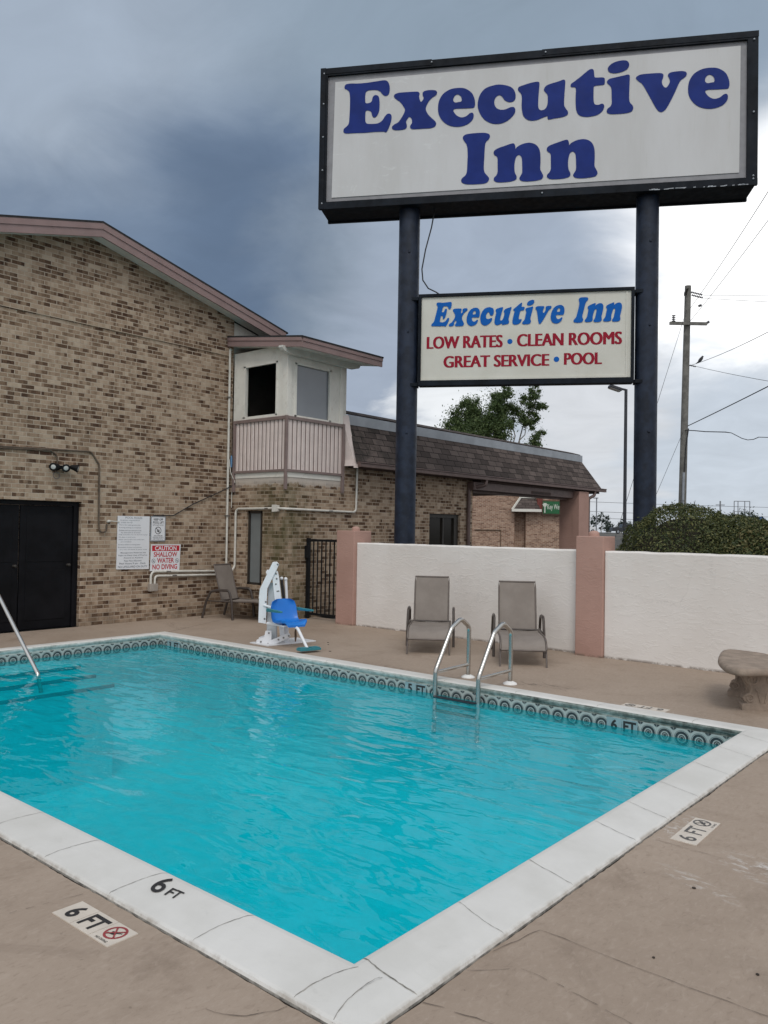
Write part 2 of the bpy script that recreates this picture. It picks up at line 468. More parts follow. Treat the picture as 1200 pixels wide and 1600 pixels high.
paint('roof_felt', (0.02, 0.02, 0.021), 0.9, var=0.3)
paint('mauve_trim', (0.265, 0.182, 0.173), 0.6, var=0.08, dirt=(0.14, 0.1, 0.09), dirt_amt=0.35, scale=3)
paint('brown_trim', (0.135, 0.09, 0.080), 0.5, var=0.12, dirt=(0.06, 0.04, 0.035), dirt_amt=0.5, scale=5)
paint('soffit_paint', (0.66, 0.655, 0.61), 0.7, var=0.07, dirt=(0.40, 0.39, 0.34), dirt_amt=0.4, scale=3)
paint('white_board', (0.72, 0.70, 0.64), 0.65, var=0.05, dirt=(0.42, 0.38, 0.31), dirt_amt=0.5, scale=3.5)
paint('pink_siding', (0.66, 0.57, 0.535), 0.65, var=0.05, dirt=(0.36, 0.27, 0.25), dirt_amt=0.3, scale=4)
paint('rail_brown', (0.21, 0.155, 0.143), 0.5, var=0.1)
paint('flashing_metal', (0.33, 0.355, 0.385), 0.45, 0.3, var=0.12, scale=2)
paint('black_door', (0.006, 0.006, 0.0075), 0.6, var=0.4, scale=2, spec=0.12)
paint('dark_frame', (0.028, 0.024, 0.02), 0.5, var=0.2)
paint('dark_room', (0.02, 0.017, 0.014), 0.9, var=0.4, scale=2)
paint('blind_grey', (0.17, 0.185, 0.185), 0.6, var=0.08, scale=2)
paint('ceiling_brown', (0.075, 0.045, 0.038), 0.8, var=0.15)
paint('conduit_white', (0.62, 0.60, 0.545), 0.45, var=0.08, dirt=(0.3, 0.25, 0.2), dirt_amt=0.45, scale=8)
paint('conduit_brown', (0.10, 0.072, 0.05), 0.6, var=0.3, scale=12)
paint('box_grey', (0.34, 0.30, 0.26), 0.6, var=0.1)
paint('cable_black', (0.02, 0.02, 0.022), 0.6, var=0.2)
paint('black_metal', (0.009, 0.009, 0.010), 0.55, 0.0, 0.2, var=0.4, scale=7)
paint('sign_post_paint', (0.014, 0.021, 0.038), 0.45, 0.0, 0.3, var=0.4, scale=5, dirt=(0.032, 0.036, 0.048), dirt_amt=0.5)
paint('sign_frame_paint', (0.008, 0.011, 0.016), 0.55, 0.0, 0.12, var=0.4, scale=3, dirt=(0.03, 0.03, 0.03), dirt_amt=0.4)
paint('sign_liner_grey', (0.25, 0.25, 0.265), 0.6, var=0.1)
paint('sign_blue', (0.012, 0.029, 0.175), 0.5, 0, 0.12, var=0.12, scale=3)
paint('sign_sky_blue', (0.004, 0.105, 0.42), 0.5, 0, 0.12, var=0.06)
paint('sign_red', (0.29, 0.012, 0.03), 0.5, 0, 0.12, var=0.06)
paint('sign_board_white', (0.73, 0.735, 0.76), 0.45, var=0.02)
paint('sign_print_black', (0.03, 0.03, 0.034), 0.5)
paint('sign_print_grey', (0.16, 0.17, 0.20), 0.5)
paint('caution_red', (0.50, 0.015, 0.03), 0.4)
paint('rust_red', (0.16, 0.035, 0.025), 0.6)
paint('lettering_green', (0.01, 0.11, 0.035), 0.45)
paint('lettering_pale', (0.62, 0.66, 0.58), 0.5)
paint('lift_white', (0.74, 0.75, 0.77), 0.4, var=0.03, dirt=(0.5, 0.5, 0.48), dirt_amt=0.3)
paint('lift_grey', (0.50, 0.53, 0.55), 0.45, var=0.06)
paint('seat_blue', (0.010, 0.17, 0.58), 0.38, var=0.05, scale=4)
paint('teal_plastic', (0.03, 0.20, 0.24), 0.5, var=0.1)
paint('bolt_steel', (0.22, 0.21, 0.20), 0.4, 0.6, var=0.2)
paint('rusty_brown', (0.10, 0.06, 0.035), 0.7, var=0.3)
paint('tile_cream', (0.60, 0.535, 0.46), 0.45, var=0.07, scale=9, dirt=(0.40, 0.34, 0.28), dirt_amt=0.4)
paint('marker_black', (0.02, 0.018, 0.018), 0.55, var=0.3, scale=40)
paint('marker_grey', (0.10, 0.095, 0.09), 0.6, var=0.4, scale=30)
paint('marker_red', (0.30, 0.045, 0.05), 0.5, var=0.1)
paint('tile_pale_blue', (0.25, 0.34, 0.36), 0.3, var=0.08)
paint('flange_white', (0.75, 0.74, 0.72), 0.45, var=0.04)
paint('lounge_frame', (0.135, 0.112, 0.098), 0.45, 0.25, var=0.1)
paint('gap_brown', (0.19, 0.14, 0.128), 0.7)
paint('arm_brown', (0.065, 0.052, 0.045), 0.42, 0.1, var=0.2)
paint('sleeve_blue', (0.10, 0.22, 0.38), 0.5)
paint('bench_stone', (0.275, 0.215, 0.168), 0.9, var=0.2, scale=7, bump=0.5, bscale=45, dirt=(0.15, 0.115, 0.09), dirt_amt=0.25)
paint('pole_wood', (0.165, 0.160, 0.145), 0.9, var=0.3, scale=3, bump=0.3, bscale=20)
paint('insulator_grey', (0.10, 0.10, 0.11), 0.4, var=0.2)
paint('lamp_dark', (0.03, 0.032, 0.04), 0.5, var=0.2)
paint('lamp_lens', (0.5, 0.5, 0.48), 0.3)
paint('bark_grey', (0.24, 0.225, 0.20), 0.9, var=0.3, scale=5)
paint('asphalt', (0.10, 0.098, 0.095), 0.9, var=0.2, scale=0.7)
paint('car_white', (0.70, 0.71, 0.72), 0.3)
paint('car_dark', (0.03, 0.034, 0.04), 0.3)
paint('car_grey', (0.28, 0.30, 0.32), 0.3)
paint('tyre_black', (0.015, 0.015, 0.015), 0.8)
paint('frame_grey', (0.22, 0.23, 0.25), 0.6)
paint('tank_blue', (0.03, 0.09, 0.24), 0.5)
paint('bird_black', (0.012, 0.012, 0.014), 0.6)
paint('shed_white', (0.55, 0.56, 0.57), 0.7, var=0.1)

# sign panels: acrylic with faint scraped residue
m, n, o = material('sign_panel')
co = obj_co(n)
a = n.noise(n.mapping(co, scale=(1, 1, 0.25)), 1.3, 6, 0.6)
c = n.mix(n.rng(a, 0.3, 0.7), (0.53, 0.53, 0.525), (0.59, 0.595, 0.60))
sc2 = n.noise(n.mapping(co, scale=(1, 1, 2.2), rot=(0, 0.5, 0)), 2.4, 9, 0.75, 1.4)
sp = n.new('ShaderNodeSeparateXYZ'); n.link(co, sp.inputs[0])
mask = n.math('MULTIPLY', n.rng(sc2, 0.57, 0.66), n.rng(sp.outputs[0], 2.2, 0.0))
c = n.mix(n.math('MULTIPLY', mask, 0.5), c, (0.68, 0.70, 0.70))
dr = n.noise(n.mapping(co, scale=(6, 6, 0.35)), 2.0, 5, 0.7)
c = n.mix(n.math('MULTIPLY', n.rng(dr, 0.58, 0.75), 0.22), c, (0.40, 0.41, 0.35))
principled(n, o, c, 0.4, 0, 0.2)
m, n, o = material('board_panel')
co = obj_co(n)
c = n.mix(n.rng(n.noise(co, 1.5, 5), 0.3, 0.7), (0.57, 0.56, 0.495), (0.63, 0.62, 0.56))
c = n.mix(n.math('MULTIPLY', n.rng(n.noise(n.mapping(co, scale=(5, 5, 0.4)), 2, 6, 0.7), 0.58, 0.75), 0.2), c, (0.40, 0.37, 0.28))
principled(n, o, c, 0.4, 0, 0.2)

# steel
m, n, o = material('stainless_steel')
co = obj_co(n)
principled(n, o, (0.53, 0.52, 0.495), 0.24, 1.0)

# woven sling
m, n, o = material('sling_fabric')
co = obj_co(n)
a = n.noise(co, 3, 5, 0.6)
wv = n.new('ShaderNodeTexChecker'); n.link(co, wv.inputs[0]); wv.inputs['Scale'].default_value = 260
c = n.mix(n.rng(a, 0.3, 0.7), (0.215, 0.185, 0.162), (0.265, 0.232, 0.205))
c = n.mix(n.math('MULTIPLY', wv.outputs['Fac'], 0.2), c, (0.14, 0.12, 0.105))
principled(n, o, c, 0.8, 0, 0.25, n.bump(wv.outputs['Fac'], 0.15, 0.002))

# window glass
m, n, o = material('window_glass')
co = obj_co(n)
b_ = principled(n, o, (0.018, 0.016, 0.013), 0.12, 0, 0.18)
m, n, o = material('sky_painted_glass')
co = obj_co(n)
c = n.mix(n.noise(co, 2, 5), (0.15, 0.165, 0.185), (0.20, 0.215, 0.235))  # pale grey base colour carries the sky's reflection in the pane
principled(n, o, c, 0.12, 0, 0.9)

# leaves
def leaf(name, c1, c2, c3, sc=2.0, transl=0.3):
    m, n, o = material(name)
    g = n.new('ShaderNodeNewGeometry')
    rnd = g.outputs['Random Per Island']
    a = n.noise(obj_co(n), sc, 4)
    t = n.math('ADD', n.math('MULTIPLY', rnd, 0.62), n.math('MULTIPLY', a, 0.42))
    c = n.ramp(t, [(0.2, c1), (0.52, c2), (0.82, c3)])
    b = n.new('ShaderNodeBsdfPrincipled')
    n.link(c, b.inputs['Base Color']); b.inputs['Roughness'].default_value = 0.5; b.inputs['Specular IOR Level'].default_value = 0.35
    tl = n.new('ShaderNodeBsdfTranslucent'); n.link(c, tl.inputs[0])
    mx = n.new('ShaderNodeMixShader'); mx.inputs[0].default_value = transl
    n.link(b.outputs[0], mx.inputs[1]); n.link(tl.outputs[0], mx.inputs[2]); n.link(mx.outputs[0], o.inputs[0])
leaf('hedge_leaf', (0.028, 0.044, 0.016), (0.078, 0.096, 0.034), (0.175, 0.172, 0.062), 1.6, 0.25)
leaf('hedge_leaf_bright', (0.028, 0.048, 0.016), (0.082, 0.100, 0.034), (0.19, 0.165, 0.068), 1.6, 0.25)
leaf('tree_leaf', (0.048, 0.082, 0.030), (0.095, 0.145, 0.052), (0.17, 0.22, 0.085), 0.5, 0.45)
leaf('far_leaf', (0.035, 0.055, 0.045), (0.06, 0.085, 0.07), (0.085, 0.11, 0.09), 0.3, 0.2)
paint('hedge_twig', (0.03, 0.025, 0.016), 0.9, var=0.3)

# ground
m, n, o = material('ground_cover')
p = pos_co(n)
a = n.noise(p, 0.15, 6)
c = n.mix(n.rng(a, 0.42, 0.6), (0.085, 0.083, 0.078), (0.115, 0.108, 0.095))
principled(n, o, c, 0.95, 0, 0.2, n.bump(n.noise(p, 30, 4), 0.3, 0.02))

# ------------------------------------------------------------------ mesh helpers
class MB:
    """collects world-space faces and links them as one mesh object"""
    def __init__(self):
        self.v = []; self.f = []; self.mi = []; self.uv = []; self.sm = []
    def face(self, pts, mi=0, uv=None, smooth=False):
        b = len(self.v)
        self.v += [tuple(p) for p in pts]
        self.f.append(tuple(range(b, b + len(pts))))
        self.mi.append(mi); self.uv.append(uv); self.sm.append(smooth)
    def mesh(self, verts, faces, mi=0, smooth=False):
        b = len(self.v)
        self.v += [tuple(p) for p in verts]
        for f in faces:
            self.f.append(tuple(b + i for i in f)); self.mi.append(mi); self.uv.append(None); self.sm.append(smooth)
    def box(self, x0, x1, y0, y1, z0, z1, mi=0, M=None):
        vs = [(x0, y0, z0), (x1, y0, z0), (x1, y1, z0), (x0, y1, z0), (x0, y0, z1), (x1, y0, z1), (x1, y1, z1), (x0, y1, z1)]
        if M is not None: vs = [M @ Vector(v) for v in vs]
        self.mesh(vs, [(0, 3, 2, 1), (4, 5, 6, 7), (0, 1, 5, 4), (1, 2, 6, 5), (2, 3, 7, 6), (3, 0, 4, 7)], mi)
    def prism(self, poly, a, b, mi=0):
        """poly: 3D outline, extruded from offset vector a to offset vector b"""
        a = Vector(a); b = Vector(b); n = len(poly)
        vs = [Vector(p) + a for p in poly] + [Vector(p) + b for p in poly]
        fs = [tuple(range(n - 1, -1, -1)), tuple(range(n, 2 * n))]
        fs += [(i, (i + 1) % n, n + (i + 1) % n, n + i) for i in range(n)]
        # orientation
        nrm = Vector((0, 0, 0))
        for i in range(n):
            nrm += Vector(poly[i]).cross(Vector(poly[(i + 1) % n]))
        if nrm.dot(b - a) < 0:
            fs = [tuple(reversed(q)) for q in fs]
        self.mesh(vs, fs, mi)
    def tube(self, pts, rad, seg=10, mi=0, caps=True, sx=1.0):
        pts = [Vector(p) for p in pts]
        n = len(pts)
        rads = rad if isinstance(rad, (list, tuple)) else [rad] * n
        tang = []
        for i in range(n):
            a = pts[max(0, i - 1)]; b = pts[min(n - 1, i + 1)]
            tang.append((b - a).normalized())
        t0 = tang[0]
        up = Vector((0, 0, 1)) if abs(t0.z) < 0.9 else Vector((1, 0, 0))
        x = t0.cross(up).normalized()
        vs = []
        for i in range(n):
            t = tang[i]
            x = (x - t * x.dot(t)).normalized()
            y = t.cross(x)
            for k in range(seg):
                a = 2 * PI * k / seg
                vs.append(pts[i] + x * math.cos(a) * rads[i] * sx + y * math.sin(a) * rads[i])
        fs = []
        for i in range(n - 1):
            for k in range(seg):
                k2 = (k + 1) % seg
                fs.append((i * seg + k, i * seg + k2, (i + 1) * seg + k2, (i + 1) * seg + k))
        self.mesh(vs, fs, mi, True)
        if caps:
            self.mesh(vs[:seg], [tuple(range(seg - 1, -1, -1))], mi)
            self.mesh(vs[-seg:], [tuple(range(seg))], mi)
    def lathe(self, prof, origin, axis=(0, 0, 1), seg=20, mi=0, smooth=True):
        """prof: (radius, height) pairs"""
        o = Vector(origin); ax = Vector(axis).normalized()
        x = ax.orthogonal().normalized(); y = ax.cross(x)
        vs = []
        for (rr, h) in prof:
            for k in range(seg):
                a = 2 * PI * k / seg
                vs.append(o + ax * h + (x * math.cos(a) + y * math.sin(a)) * rr)
        fs = []
        for i in range(len(prof) - 1):
            for k in range(seg):
                k2 = (k + 1) % seg
                fs.append((i * seg + k, i * seg + k2, (i + 1) * seg + k2, (i + 1) * seg + k))
        self.mesh(vs, fs, mi, smooth)
        for i, rev in ((0, True), (len(prof) - 1, False)):
            if prof[i][0] > 1e-4:
                q = list(range(seg))
                self.mesh(vs[i * seg:(i + 1) * seg], [tuple(reversed(q) if rev else q)], mi)
    def build(self, name, mats, parent=None, local=False, bevel=0.0):
        me = bpy.data.meshes.new(name)
        if not isinstance(mats, (list, tuple)): mats = [mats]
        off = Vector((0, 0, 0))
        if parent is not None and not local:
            off = parent_loc(parent)
        me.from_pydata([(Vector(v) - off)[:] for v in self.v], [], self.f)
        for mm in mats: me.materials.append(MATS[mm])
        uvl = me.uv_layers.new(name='UVMap')
        dat = [0.0] * (2 * len(me.loops))
        for p, cu in zip(me.polygons, self.uv):
            nrm = p.normal
            for j, li in enumerate(p.loop_indices):
                if cu is not None:
                    dat[2 * li], dat[2 * li + 1] = cu[j]; continue
                co = Vector(self.v[me.loops[li].vertex_index])
                if abs(nrm.z) > 0.92:
                    a, b = co.x, co.y
                else:
                    th = Vector((-nrm.y, nrm.x, 0)).normalized()
                    a = co.dot(th)
                    sl = math.sqrt(max(1e-6, 1 - nrm.z * nrm.z))
                    b = co.z / sl
                dat[2 * li] = a; dat[2 * li + 1] = b
        uvl.data.foreach_set('uv', dat)
        me.polygons.foreach_set('material_index', self.mi)
        me.polygons.foreach_set('use_smooth', self.sm)
        me.update()
        o = bpy.data.objects.new(name, me)
        COL.objects.link(o)
        if parent is not None: o.parent = parent
        if bevel:
            bv = o.modifiers.new('bevel', 'BEVEL')
            bv.width = bevel; bv.segments = 2; bv.limit_method = 'ANGLE'; bv.angle_limit = math.radians(40)
        return o

def parent_loc(o):
    v = Vector((0, 0, 0))
    while o is not None:
        v += o.location; o = o.parent
    return v

def thing(name, label, cat, loc=(0, 0, 0), rz=0.0, group=None):
    o = bpy.data.objects.new(name, None)
    o.empty_display_size = 0.2
    o.location = loc; o.rotation_euler = (0, 0, rz)
    COL.objects.link(o)
    return tag(o, label, cat, group)

def tag(o, label, cat, group=None):
    o['label'] = label; o['category'] = cat
    if group: o['group'] = group
    return o

def struct(o, kind='structure'):
    o['kind'] = kind
    return o

def dup(root, loc, rz, label, group=None):
    q = root.copy(); COL.objects.link(q); q.location = loc; q.rotation_euler = (0, 0, rz); q['label'] = label
    if group: q['group'] = group
    for ch in list(root.children):
        c = ch.copy(); COL.objects.link(c); c.parent = q
        for g in list(ch.children):
            d = g.copy(); COL.objects.link(d); d.parent = c
    return q

def arc_path(pts, rad, seg=6):
    """polyline with rounded corners"""
    P = [Vector(p) for p in pts]
    outp = [P[0]]
    for i in range(1, len(P) - 1):
        a, b, c = P[i - 1], P[i], P[i + 1]
        d1 = (a - b); d2 = (c - b)
        ang = d1.angle(d2)
        rr = rad[i - 1] if isinstance(rad, (list, tuple)) else rad
        t = min(rr / max(0.05, math.tan(ang / 2)), d1.length * 0.49, d2.length * 0.49)
        p1 = b + d1.normalized() * t; p2 = b + d2.normalized() * t
        for k in range(seg + 1):
            s = k / seg
            outp.append(p1.lerp(b, s).lerp(b.lerp(p2, s), s))
    outp.append(P[-1])
    return outp

def spline(loop, sub=5):
    """closed Catmull-Rom through the loop; a third value of 1 marks a sharp corner"""
    n = len(loop); res = []
    P = [Vector((p[0], p[1])) for p in loop]
    cor = [len(p) > 2 and p[2] for p in loop]
    for i in range(n):
        p0, p1, p2, p3 = P[i - 1], P[i], P[(i + 1) % n], P[(i + 2) % n]
        m1 = (p2 - p0) * 0.5 if not cor[i] else (p2 - p1) * 0.5
        m2 = (p3 - p1) * 0.5 if not cor[(i + 1) % n] else (p2 - p1) * 0.5
        L = (p2 - p1).length
        for m in (m1, m2):
            if m.length > 1.1 * L: m *= 1.1 * L / m.length
        for k in range(sub):
            t = k / sub
            h = (2 * t**3 - 3 * t**2 + 1, t**3 - 2 * t**2 + t, -2 * t**3 + 3 * t**2, t**3 - t**2)
            res.append(p1 * h[0] + m1 * h[1] + p2 * h[2] + m2 * h[3])
    return res

def curve_mesh(cu):
    o = bpy.data.objects.new('tmp', cu)
    COL.objects.link(o)
    dg = bpy.context.evaluated_depsgraph_get()
    ev = o.evaluated_get(dg)
    me = ev.to_mesh()
    v = [tuple(x.co) for x in me.vertices]
    f = [tuple(p.vertices) for p in me.polygons]
    ev.to_mesh_clear()
    bpy.data.objects.remove(o)
    bpy.data.curves.remove(cu)
    return v, f

def loops_mesh(loops, extrude=0.0):
    cu = bpy.data.curves.new('loops', 'CURVE')
    cu.dimensions = '2D'; cu.fill_mode = 'BOTH'; cu.extrude = extrude
    for lp in loops:
        sp = cu.splines.new('POLY')
        sp.points.add(len(lp) - 1)
        for pt, q in zip(sp.points, lp): pt.co = (q[0], q[1], 0, 1)
        sp.use_cyclic_u = True
    return curve_mesh(cu)

_TXT = {}
def text_mesh(s, bold=0.0):
    k = (s, bold)
    if k not in _TXT:
        cu = bpy.data.curves.new('words', 'FONT')
        cu.body = s; cu.size = 1.0; cu.offset = bold; cu.resolution_u = 4
        v, f = curve_mesh(cu)
        x0 = min(p[0] for p in v); x1 = max(p[0] for p in v); y0 = min(p[1] for p in v); y1 = max(p[1] for p in v)
        _TXT[k] = ([((p[0] - x0) / (x1 - x0), (p[1] - y0) / (y1 - y0)) for p in v], f)
    return _TXT[k]

def lay_text(mb, s, o, ux, uy, w, h, mi=0, bold=0.0):
    """flat lettering filling a w x h box whose lower left corner is o"""
    v, f = text_mesh(s, bold)
    o = Vector(o); ux = Vector(ux); uy = Vector(uy)
    mb.mesh([o + ux * (a * w) + uy * (b * h) for a, b in v], f, mi)

def lay_ring(mb, c, ux, uy, r0, r1, mi=0, seg=28, ax=1.0, ay=1.0):
    c = Vector(c); ux = Vector(ux); uy = Vector(uy)
    vs = []
    for k in range(seg):
        a = 2 * PI * k / seg
        d = ux * math.cos(a) * ax + uy * math.sin(a) * ay
        vs += [c + d * r0, c + d * r1]
    mb.mesh(vs, [(2 * k, 2 * k + 1, (2 * k + 3) % (2 * seg), (2 * k + 2) % (2 * seg)) for k in range(seg)], mi)

def lay_disc(mb, c, ux, uy, rad, mi=0, seg=20, ax=1.0, ay=1.0):
    c = Vector(c); ux = Vector(ux); uy = Vector(uy)
    mb.mesh([c + ux * math.cos(2 * PI * k / seg) * rad * ax + uy * math.sin(2 * PI * k / seg) * rad * ay for k in range(seg)], [tuple(range(seg))], mi)

def lay_bar(mb, a, b, w, nrm, mi=0):
    a = Vector(a); b = Vector(b); s = (b - a).cross(Vector(nrm)).normalized() * (w / 2)
    mb.mesh([a - s, a + s, b + s, b - s], [(0, 1, 2, 3)], mi)

X = Vector((1, 0, 0)); Y = Vector((0, 1, 0)); Z = Vector((0, 0, 1))

# ================================================================== GROUND
mb = MB()
def rect_ring(mb, r0, z0, r1, z1, mi=0):
    c0 = [(r0[0], r0[2], z0), (r0[1], r0[2], z0), (r0[1], r0[3], z0), (r0[0], r0[3], z0)]
    c1 = [(r1[0], r1[2], z1), (r1[1], r1[2], z1), (r1[1], r1[3], z1), (r1[0], r1[3], z1)]
    for i in range(4):
        j = (i + 1) % 4
        mb.face([c0[i], c1[i], c1[j], c0[j]][::1], mi)
R0 = (-10.70, -1.90, 2.16, 7.38)
rect_ring(mb, R0, -0.07, (-14, 6, -6, 12), -0.07)
rect_ring(mb, (-14, 6, -6, 12), -0.07, (-42, 42, -42, 48), -0.05)
rect_ring(mb, (-42, 42, -42, 48), -0.05, (-56, 80, -80, 86), 1.50)
rect_ring(mb, (-56, 80, -80, 86), 1.50, (-3000, 3000, -3000, 3000), 1.58)
struct(mb.build('ground', 'ground_cover'))

# road: an asphalt strip across the rise beyond the buildings
mb = MB()
vdir = Vector((-0.4636, 0.886, 0))      # bearing of the gap beside the carport
vside = Vector((0.886, 0.4636, 0))
a = vdir * 118
for s0, s1 in ((-90, 90),):
    mb.face([a + vside * s0 + Z * 1.512, a + vside * s1 + Z * 1.512, a + vdir * 26 + vside * s1 + Z * 1.514, a + vdir * 26 + vside * s0 + Z * 1.514])
struct(mb.build('road', 'asphalt'))

# ================================================================== POOL DECK
CX0, CX1, CY0, CY1 = -10.83, -1.77, 2.02, 7.52      # outer outline of the coping
mb = MB()
rnd = random.Random(3)
OUT = ((-12.40, 3.2, -3.0, 10.9))
def deck_side(p0, p1, q0, q1, nrm):
    p0, p1, q0, q1 = map(Vector, (p0, p1, q0, q1))
    L = (p1 - p0).length; n = int(L / 0.035)
    j = [max(0.0005, 0.003 + 0.006 * rnd.random() + 0.004 * math.sin(i * 0.21) * math.sin(i * 0.083)) for i in range(n + 1)]
    j[0] = j[-1] = 0.008
    nrm = Vector(nrm)
    inner = [p0.lerp(p1, i / n) + nrm * j[i] for i in range(n + 1)]
    outer = [q0.lerp(q1, i / n) for i in range(n + 1)]
    for i in range(n):
        mb.face([inner[i], outer[i], outer[i + 1], inner[i + 1]])
        mb.face([inner[i] - Z * 0.07, inner[i], inner[i + 1], inner[i + 1] - Z * 0.07], 1)
c = [(CX0, CY0, 0), (CX1, CY0, 0), (CX1, CY1, 0), (CX0, CY1, 0)]
q = [(OUT[0], OUT[2], 0), (OUT[1], OUT[2], 0), (OUT[1], OUT[3], 0), (OUT[0], OUT[3], 0)]
nr = [(0, -1, 0), (1, 0, 0), (0, 1, 0), (-1, 0, 0)]
for i in range(4):
    j = (i + 1) % 4
    deck_side(c[i], c[j], q[i], q[j], nr[i])
# make sure that the deck faces up
deck = mb.build('pool_deck', ['deck_concrete', 'crack_dirt'])
struct(deck)
import bmesh
bm = bmesh.new(); bm.from_mesh(deck.data); bmesh.ops.recalc_face_normals(bm, faces=bm.faces)
for fc in bm.faces:
    if abs(fc.normal.z) > 0.9 and fc.normal.z < 0: fc.normal_flip()
bm.to_mesh(deck.data); bm.free()

# saw cuts and cracks in the deck
mb = MB()
def crack(pts, w, z=0.004, jit=0.012, step=0.035, gap=0.0):
    P = [Vector((p[0], p[1], z)) for p in pts]
    res = []
    for a, b in zip(P[:-1], P[1:]):
        n = max(1, int((b - a).length / step))
        for i in range(n): res.append(a.lerp(b, i / n))
    res.append(P[-1])
    drift = 0
    for i in range(1, len(res) - 1):
        drift = drift * 0.86 + rnd.uniform(-jit, jit)
        t = (res[i + 1] - res[i - 1]).normalized()
        res[i] = res[i] + Vector((-t.y, t.x, 0)) * drift
    prev = None
    for i in range(len(res)):
        t = (res[min(i + 1, len(res) - 1)] - res[max(i - 1, 0)]).normalized()
        ww = w * rnd.uniform(0.3, 1.1) * 0.33
        s = Vector((-t.y, t.x, 0)) * ww
        cur_ = (res[i] - s, res[i] + s)
        if prev and rnd.random() > gap:
            mb.face([prev[0], cur_[0], cur_[1], prev[1]])
        prev = cur_
crack([(-1.70, 3.09), (-0.79, 3.085), (2.5, 3.08)], 0.005, jit=0.003)
crack([(-1.755, 2.81), (-1.70, 3.09)], 0.006, jit=0.006)
crack([(-1.76, 4.42), (-1.14, 4.40), (1.6, 4.36)], 0.004, jit=0.003, gap=0.35)
crack([(-1.755, 2.34), (-1.52, 2.39), (-0.3, 2.36)], 0.006, jit=0.008, gap=0.2)
crack([(-1.756, 2.62), (-1.60, 2.76), (-1.42, 2.765), (-0.6, 2.66)], 0.004, jit=0.006, gap=0.35)
crack([(-1.80, 2.0), (-1.68, 1.88), (-1.45, 1.85)], 0.006, jit=0.01)
crack([(-2.10, 2.0), (-2.16, 1.86), (-2.3, 1.8)], 0.006, jit=0.01)
crack([(-1.78, 7.53), (-1.2, 8.2), (0.2, 9.8)], 0.006, jit=0.006)
crack([(-3.42, 2.005), (-3.5, 1.7), (-3.46, 0.5)], 0.004, jit=0.004, gap=0.4)
crack([(-4.5, 7.9), (-4.25, 7.93), (-4.0, 7.82)], 0.008, jit=0.02, gap=0.3)
crack([(-4.5, 8.1), (-4.35, 8.02)], 0.008, jit=0.02, gap=0.3)
crack([(-11.9, 7.6), (-11.5, 7.9), (-11.2, 8.6)], 0.007, jit=0.02, gap=0.5)
crack([(-7.2, 7.62), (-6.9, 7.66), (-6.3, 7.6)], 0.008, jit=0.012, gap=0.5)
crack([(-5.95, 7.60), (-5.5, 7.63), (-5.0, 7.6)], 0.01, jit=0.02, gap=0.5)
o = struct(mb.build('deck_crack', 'hairline_crack', deck))

# small debris on the deck
mb = MB()
for (dx, dy, s) in ((-1.35, 3.95, .010), (-0.9, 3.35, .007), (-1.25, 3.2, .006), (-8.3, 8.6, .016), (-8.15, 8.45, .012), (-0.6, 3.0, .006), (-3.2, 1.3, .007), (-7.7, 8.02, .02)):
    mb.lathe([(0.001, 0.006), (s, 0.004), (s * 0.9, 0.0)], (dx, dy, 0.001), seg=7)
o = mb.build('leaf_litter', 'crack_dirt')
struct(o, 'stuff')

# ================================================================== SWIMMING POOL
pool = thing('swimming_pool', 'rectangular swimming pool with white cement coping and patterned waterline tile', 'pool', ((CX0 + CX1) / 2, (CY0 + CY1) / 2, 0))
def ring_pts(d, z):
    return [Vector((CX0 + d, CY0 + d, z)), Vector((CX1 - d, CY0 + d, z)), Vector((CX1 - d, CY1 - d, z)), Vector((CX0 + d, CY1 - d, z))]
def ring_band(mb, d0, z0, d1, z1, mi=0, v0=0.0, v1=0.0, smooth=False, sub=1):
    A = ring_pts(d0, z0); B = ring_pts(d1, z1)
    ustart = 0
    for i in range(4):
        j = (i + 1) % 4
        L = (A[j] - A[i]).length; Lb = (B[j] - B[i]).length
        o_ = (L - Lb) / 2
        mb.face([A[i], A[j], B[j], B[i]], mi, [(ustart, v0), (ustart + L, v0), (ustart + L - o_, v1), (ustart + o_, v1)], smooth)
        ustart += 20.0
mb = MB()
prof = [(0.0, -0.06, 3), (0.0, -0.004, 2), (0.001, 0.006, 0), (0.006, 0.017, 0), (0.02, 0.023, 0), (0.10, 0.033, 0), (0.20, 0.041, 0), (0.265, 0.045, 0), (0.288, 0.042, 0), (0.303, 0.032, 1), (0.312, 0.016, 1), (0.309, -0.004, 1), (0.303, -0.012, 1), (0.30, -0.03, 1), (0.306, -0.034, 1)]
for (d0, z0, K_), (d1, z1, k) in zip(prof[:-1], prof[1:]):
    ring_band(mb, d0, z0, d1, z1, K_, d0, d1, True)
